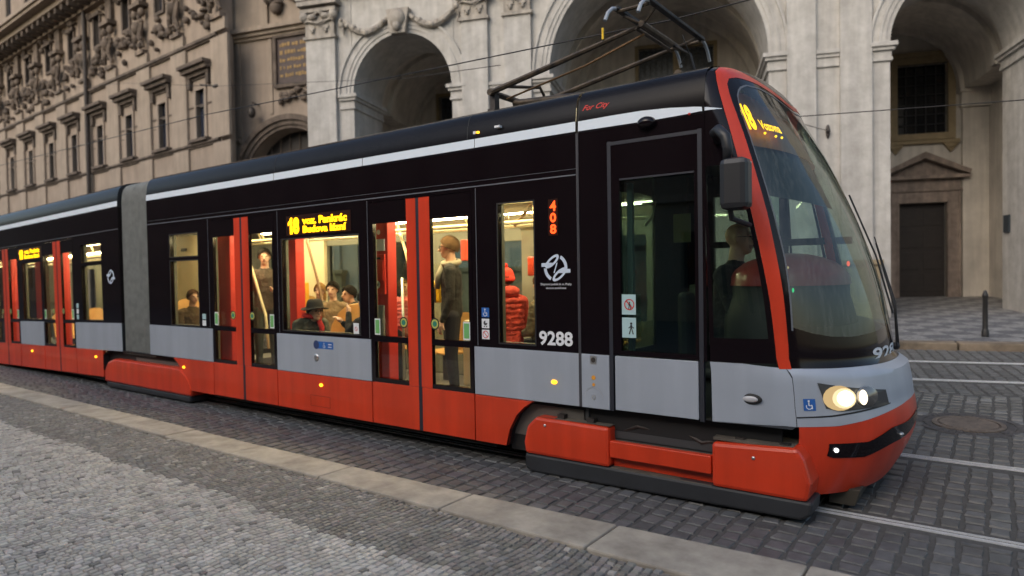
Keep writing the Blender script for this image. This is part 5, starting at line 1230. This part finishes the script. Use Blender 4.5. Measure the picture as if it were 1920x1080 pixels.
    if hat == 'knit':
        b = MB(); b.grid([[tuple(hd + rot @ Vector((r * math.cos(a * math.pi / 12) - .015, r * .9 * math.sin(a * math.pi / 12), z))) for r, z in ((.001, .15), (.05, .142), (.085, .115), (.105, .07), (.110, .03), (.116, .03), (.116, -.005), (.105, -.01))] for a in range(25)])
        kid(b, 'knit_cap', mat('knit_red', (.75, .05, .03), .9, bump=.6, bscale=90)); b = MB(); b.ell(hd + Vector((-.015, 0, .17)), .028, 7); kid(b, 'bobble', MATS['knit_red'])
    if scarf:
        b = MB(); b.tube([nk + Vector((.085 * math.cos(a * math.pi / 8), .095 * math.sin(a * math.pi / 8), -.005 + .02 * math.cos(a * math.pi / 8 + 2))) for a in range(17)], .032, 8); b.tube([nk + Vector((.08, .03, -.02)), nk + Vector((.13, .06, -.14)), nk + Vector((.15, .05, -.28))], [.03, .035, .03], 8)
        kid(b, 'scarf', mat('scarf_%d' % (hash(scarf) % 999), scarf, .9, bump=.5))
    if hood:
        b = MB(); b.ell(nk + Vector((-.085, 0, .02)), (.075, .12, .07), 9); b.tube([nk + Vector((.07 * math.cos(a * math.pi / 8), .10 * math.sin(a * math.pi / 8), .0)) for a in range(17)], .034, 8); kid(b, 'hood', mc)
    if puffy:
        b = MB()
        for k in range(7):
            z = (ch_.z + .10) - k * .062; b.tube([Vector((ch_.x + (.108 + .006 * math.sin(a * 2.3 + k)) * math.cos(a * math.pi / 12), .160 * math.sin(a * math.pi / 12), z + .008 * math.sin(a * 1.7 + k * 2))) for a in range(25)], [.037 + .005 * math.sin(a * 3.1 + k) for a in range(25)], 8, caps=False)
        kid(b, 'quilted_jacket', mc)
    return ob
FZ = .351
person('older person in a black brimmed hat and red scarf seated in the large window', (-7.12, .34, .24), R(-8), 'sit', 1.0, coat=(.085, .085, .065), hat='brim', scarf=(.50, .03, .03), skin=SKP, glasses=True, hcol=(.10, .08, .06), stoop=.10, lean=.03, hair='brown', coatvar=.7)
person('dark haired man in a brown jacket facing the street behind the hatted passenger', (-7.86, 1.35, FZ + .03), R(-60), 'sit', 1.0, coat=(.26, .18, .10), skin=SKP, hair='black', hcol=(.025, .02, .015))
person('fair haired passenger partly hidden behind the man in the brown jacket', (-8.50, 1.62, FZ + .03), R(-60), 'sit', .98, coat=(.20, .17, .12), skin=SKP, hair='fair', hcol=(.45, .24, .08), hairlong=True)
person('dark haired passenger in black bending forward behind the curved wooden seat panel', (-7.36, 1.40, FZ + .01), R(-100), 'sit', 1.0, coat=(.015, .015, .015), hair='black', stoop=.04, lean=.08)
person('passenger in a black coat holding up one bare hand beside the curved wooden panel', (-6.02, .42, .26), R(180), 'sit', 1.02, coat=(.012, .012, .014), skin=SKP, hair='black', lean=.04,
       arms={1: ((.30, .10, .86), (.42, .0, 1.08)), 0: ((.42, -.12, .80), (.56, -.02, .96))})
person('standing man with brown hair and dark coat inside the door nearest the cab', (-5.17, .88, FZ), R(215), 'stand', 1.085, coat=(.020, .019, .017), legs=(.02, .02, .027), skin=SK, hair='brown2', hcol=(.17, .095, .045), glasses=True, scarf=(.30, .27, .2), stoop=0)
person('child in a pink jacket standing beside the red door strip', (-6.22, 1.15, FZ), R(-20), 'stand', .80, coat=(.85, .20, .19), skin=SKP, hair='brown3', hcol=(.12, .06, .03), puffy=True)
person('passenger in a red quilted jacket and red knitted hat in the narrow window', (-4.22, .72, .60), R(155), 'sit', .93, coat=(.62, .07, .045), skin=SKP, hat='knit', hood=True, puffy=True, hair='brown3')
person('passenger in a khaki hooded coat seated next to the red quilted jacket', (-3.90, .95, .58), R(175), 'sit', .90, coat=(.20, .16, .09), hood=True, hair='brown3', puffy=True)
person('standing passenger with dark hair and a brown coat inside the door nearer the bellows', (-8.93, .92, FZ), R(-35), 'stand', 1.08, coat=(.085, .065, .05), legs=(.04, .045, .035), skin=SKP, hair='black', arms={1: ((-.02, .22, 1.10), (.20, .12, 1.16))})
person('dark silhouetted passenger seated at the pale window beside the grey bellows', (-10.16, .42, .38), R(0), 'sit', .93, coat=(.09, .06, .03), hair='brown3')
person('bald driver with glasses and a dark pullover in the cab', (-1.96, .95, .52), R(0), 'sit', 1.27, coat=(.02, .022, .025), skin=SKP, hat='hood', glasses=True, arms={0: ((.12, -.22, .70), (.36, -.14, .76))})

# ------------------------------------------------------------------ street furniture and wires
cz = gz(9.93) + .12
b = MB(); L = [(.06, 0), (.06, .10), (.048, .13), (.044, .16), (.040, .72), (.048, .74), (.048, .77), (.036, .80), (.024, .84), (.001, .86)]
b.grid([[(-.25 + r * math.cos(a * math.pi / 12), 9.93 + r * math.sin(a * math.pi / 12), cz + z) for r, z in L] for a in range(25)])
tag(b.build('bollard', mat('cast_iron', (.018, .016, .015), .5, var=.3), smooth=2), 'slim dark iron bollard on the far pavement in front of the church door', 'bollard')
b = MB(); mz = gz(3.6) + .004; mc_ = (-.29, 3.60)
b.grid([[(mc_[0] + r * math.cos(a * math.pi / 24), mc_[1] + r * 1.0 * math.sin(a * math.pi / 24), mz + z + .04 * (r * math.sin(a * math.pi / 24))) for r, z in ((.33, -.04), (.33, .002), (.285, .004), (.28, -.012), (.268, -.012), (.262, .004), (.001, .006))] for a in range(49)])
mh = b.build('manhole_cover', mat('cast_iron_cover', (.16, .125, .10), .6, var=.4, vscale=9, bump=.8, bscale=40), smooth=2); tag(mh, 'round rusty manhole cover set in the cobbles between the rails', 'manhole cover')
b = MB()
for k in range(40):
    a = 2 * math.pi * k / 40
    for r in (.375, .452):
        rr = r + random.uniform(-.006, .006); w2 = .028 if r < .4 else .036
        q = [(rr - .034, -w2), (rr + .034, -w2), (rr + .034, w2), (rr - .034, w2)]
        pts = [(mc_[0] + x * math.cos(a) - y * math.sin(a), mc_[1] + x * math.sin(a) + y * math.cos(a)) for x, y in q]
        h = random.uniform(-.004, .004); b.add([(p[0], p[1], gz(p[1]) - .03) for p in pts] + [(p[0], p[1], gz(p[1]) + h) for p in pts], [(4, 5, 6, 7), (0, 1, 5, 4), (1, 2, 6, 5), (2, 3, 7, 6), (3, 0, 4, 7)])
tag(b.build('road', mat('ring_sett', (.075, .07, .07), .6, var=.4, vscale=9), bevel=.006), kind='structure')
WIRE = mat('wire_copper', (.03, .028, .028), .5, metal=.5)
def wire(name, pts, r, label, cat='overhead wire'):
    tag(MB().tube(pts, r, 6).build(name, WIRE, smooth=True), label, cat)
wire('contact_wire', [(-26, 1.23, 4.95), (-11, 1.23, 4.62), (-8.05, 1.23, 4.478), (-2.6, 1.23, 4.240), (6, 1.23, 4.30)], .007, 'thin contact wire resting on the tram pantograph and running up past the arches')
wire('contact_wire', [(-8, 5.9, 4.9), (-2.55, 5.9, 4.13), (.24, 5.9, 3.925), (8, 6.6, 3.9)], .007, 'thin dark wire crossing the white porch pillars below the arches beside the windscreen')
wire('stay_wire', [(-23.3, 7.35, 8.6), (-20.6, 7.0, 8.05), (-11.0, 6.0, 6.3), (-6, 3, 4.9)], .006, 'stay wire with an insulator slanting in front of the beige facade')
wire('stay_wire', [(-36, 7.0, 10.6), (-27, 7, 9.3), (-20.7, 7.0, 8.07)], .006, 'stay wire crossing the farthest windows of the beige facade')
A_ = M_ @ Vector((-4.19, -.10, 5.05)); wire('stay_wire', [tuple(A_), (-3.9, 9, 4.95), (-6.2, 6, 4.75)], .009, 'short stay wire running from the wall hook towards the tram roof')
b = MB(); b.ell((-20.66, 7.0, 8.06), (.16, .05, .06), 8); b.tube([(-21.6, 7.0, 8.28), (-20.66, 7.0, 8.06)], .022, 6); tag(b.build('insulator', STEELD, smooth=True), 'small dark insulator where the stay wires meet before the beige facade', 'insulator')

for o in C.objects:
    if '_off' in o: del o['_off']
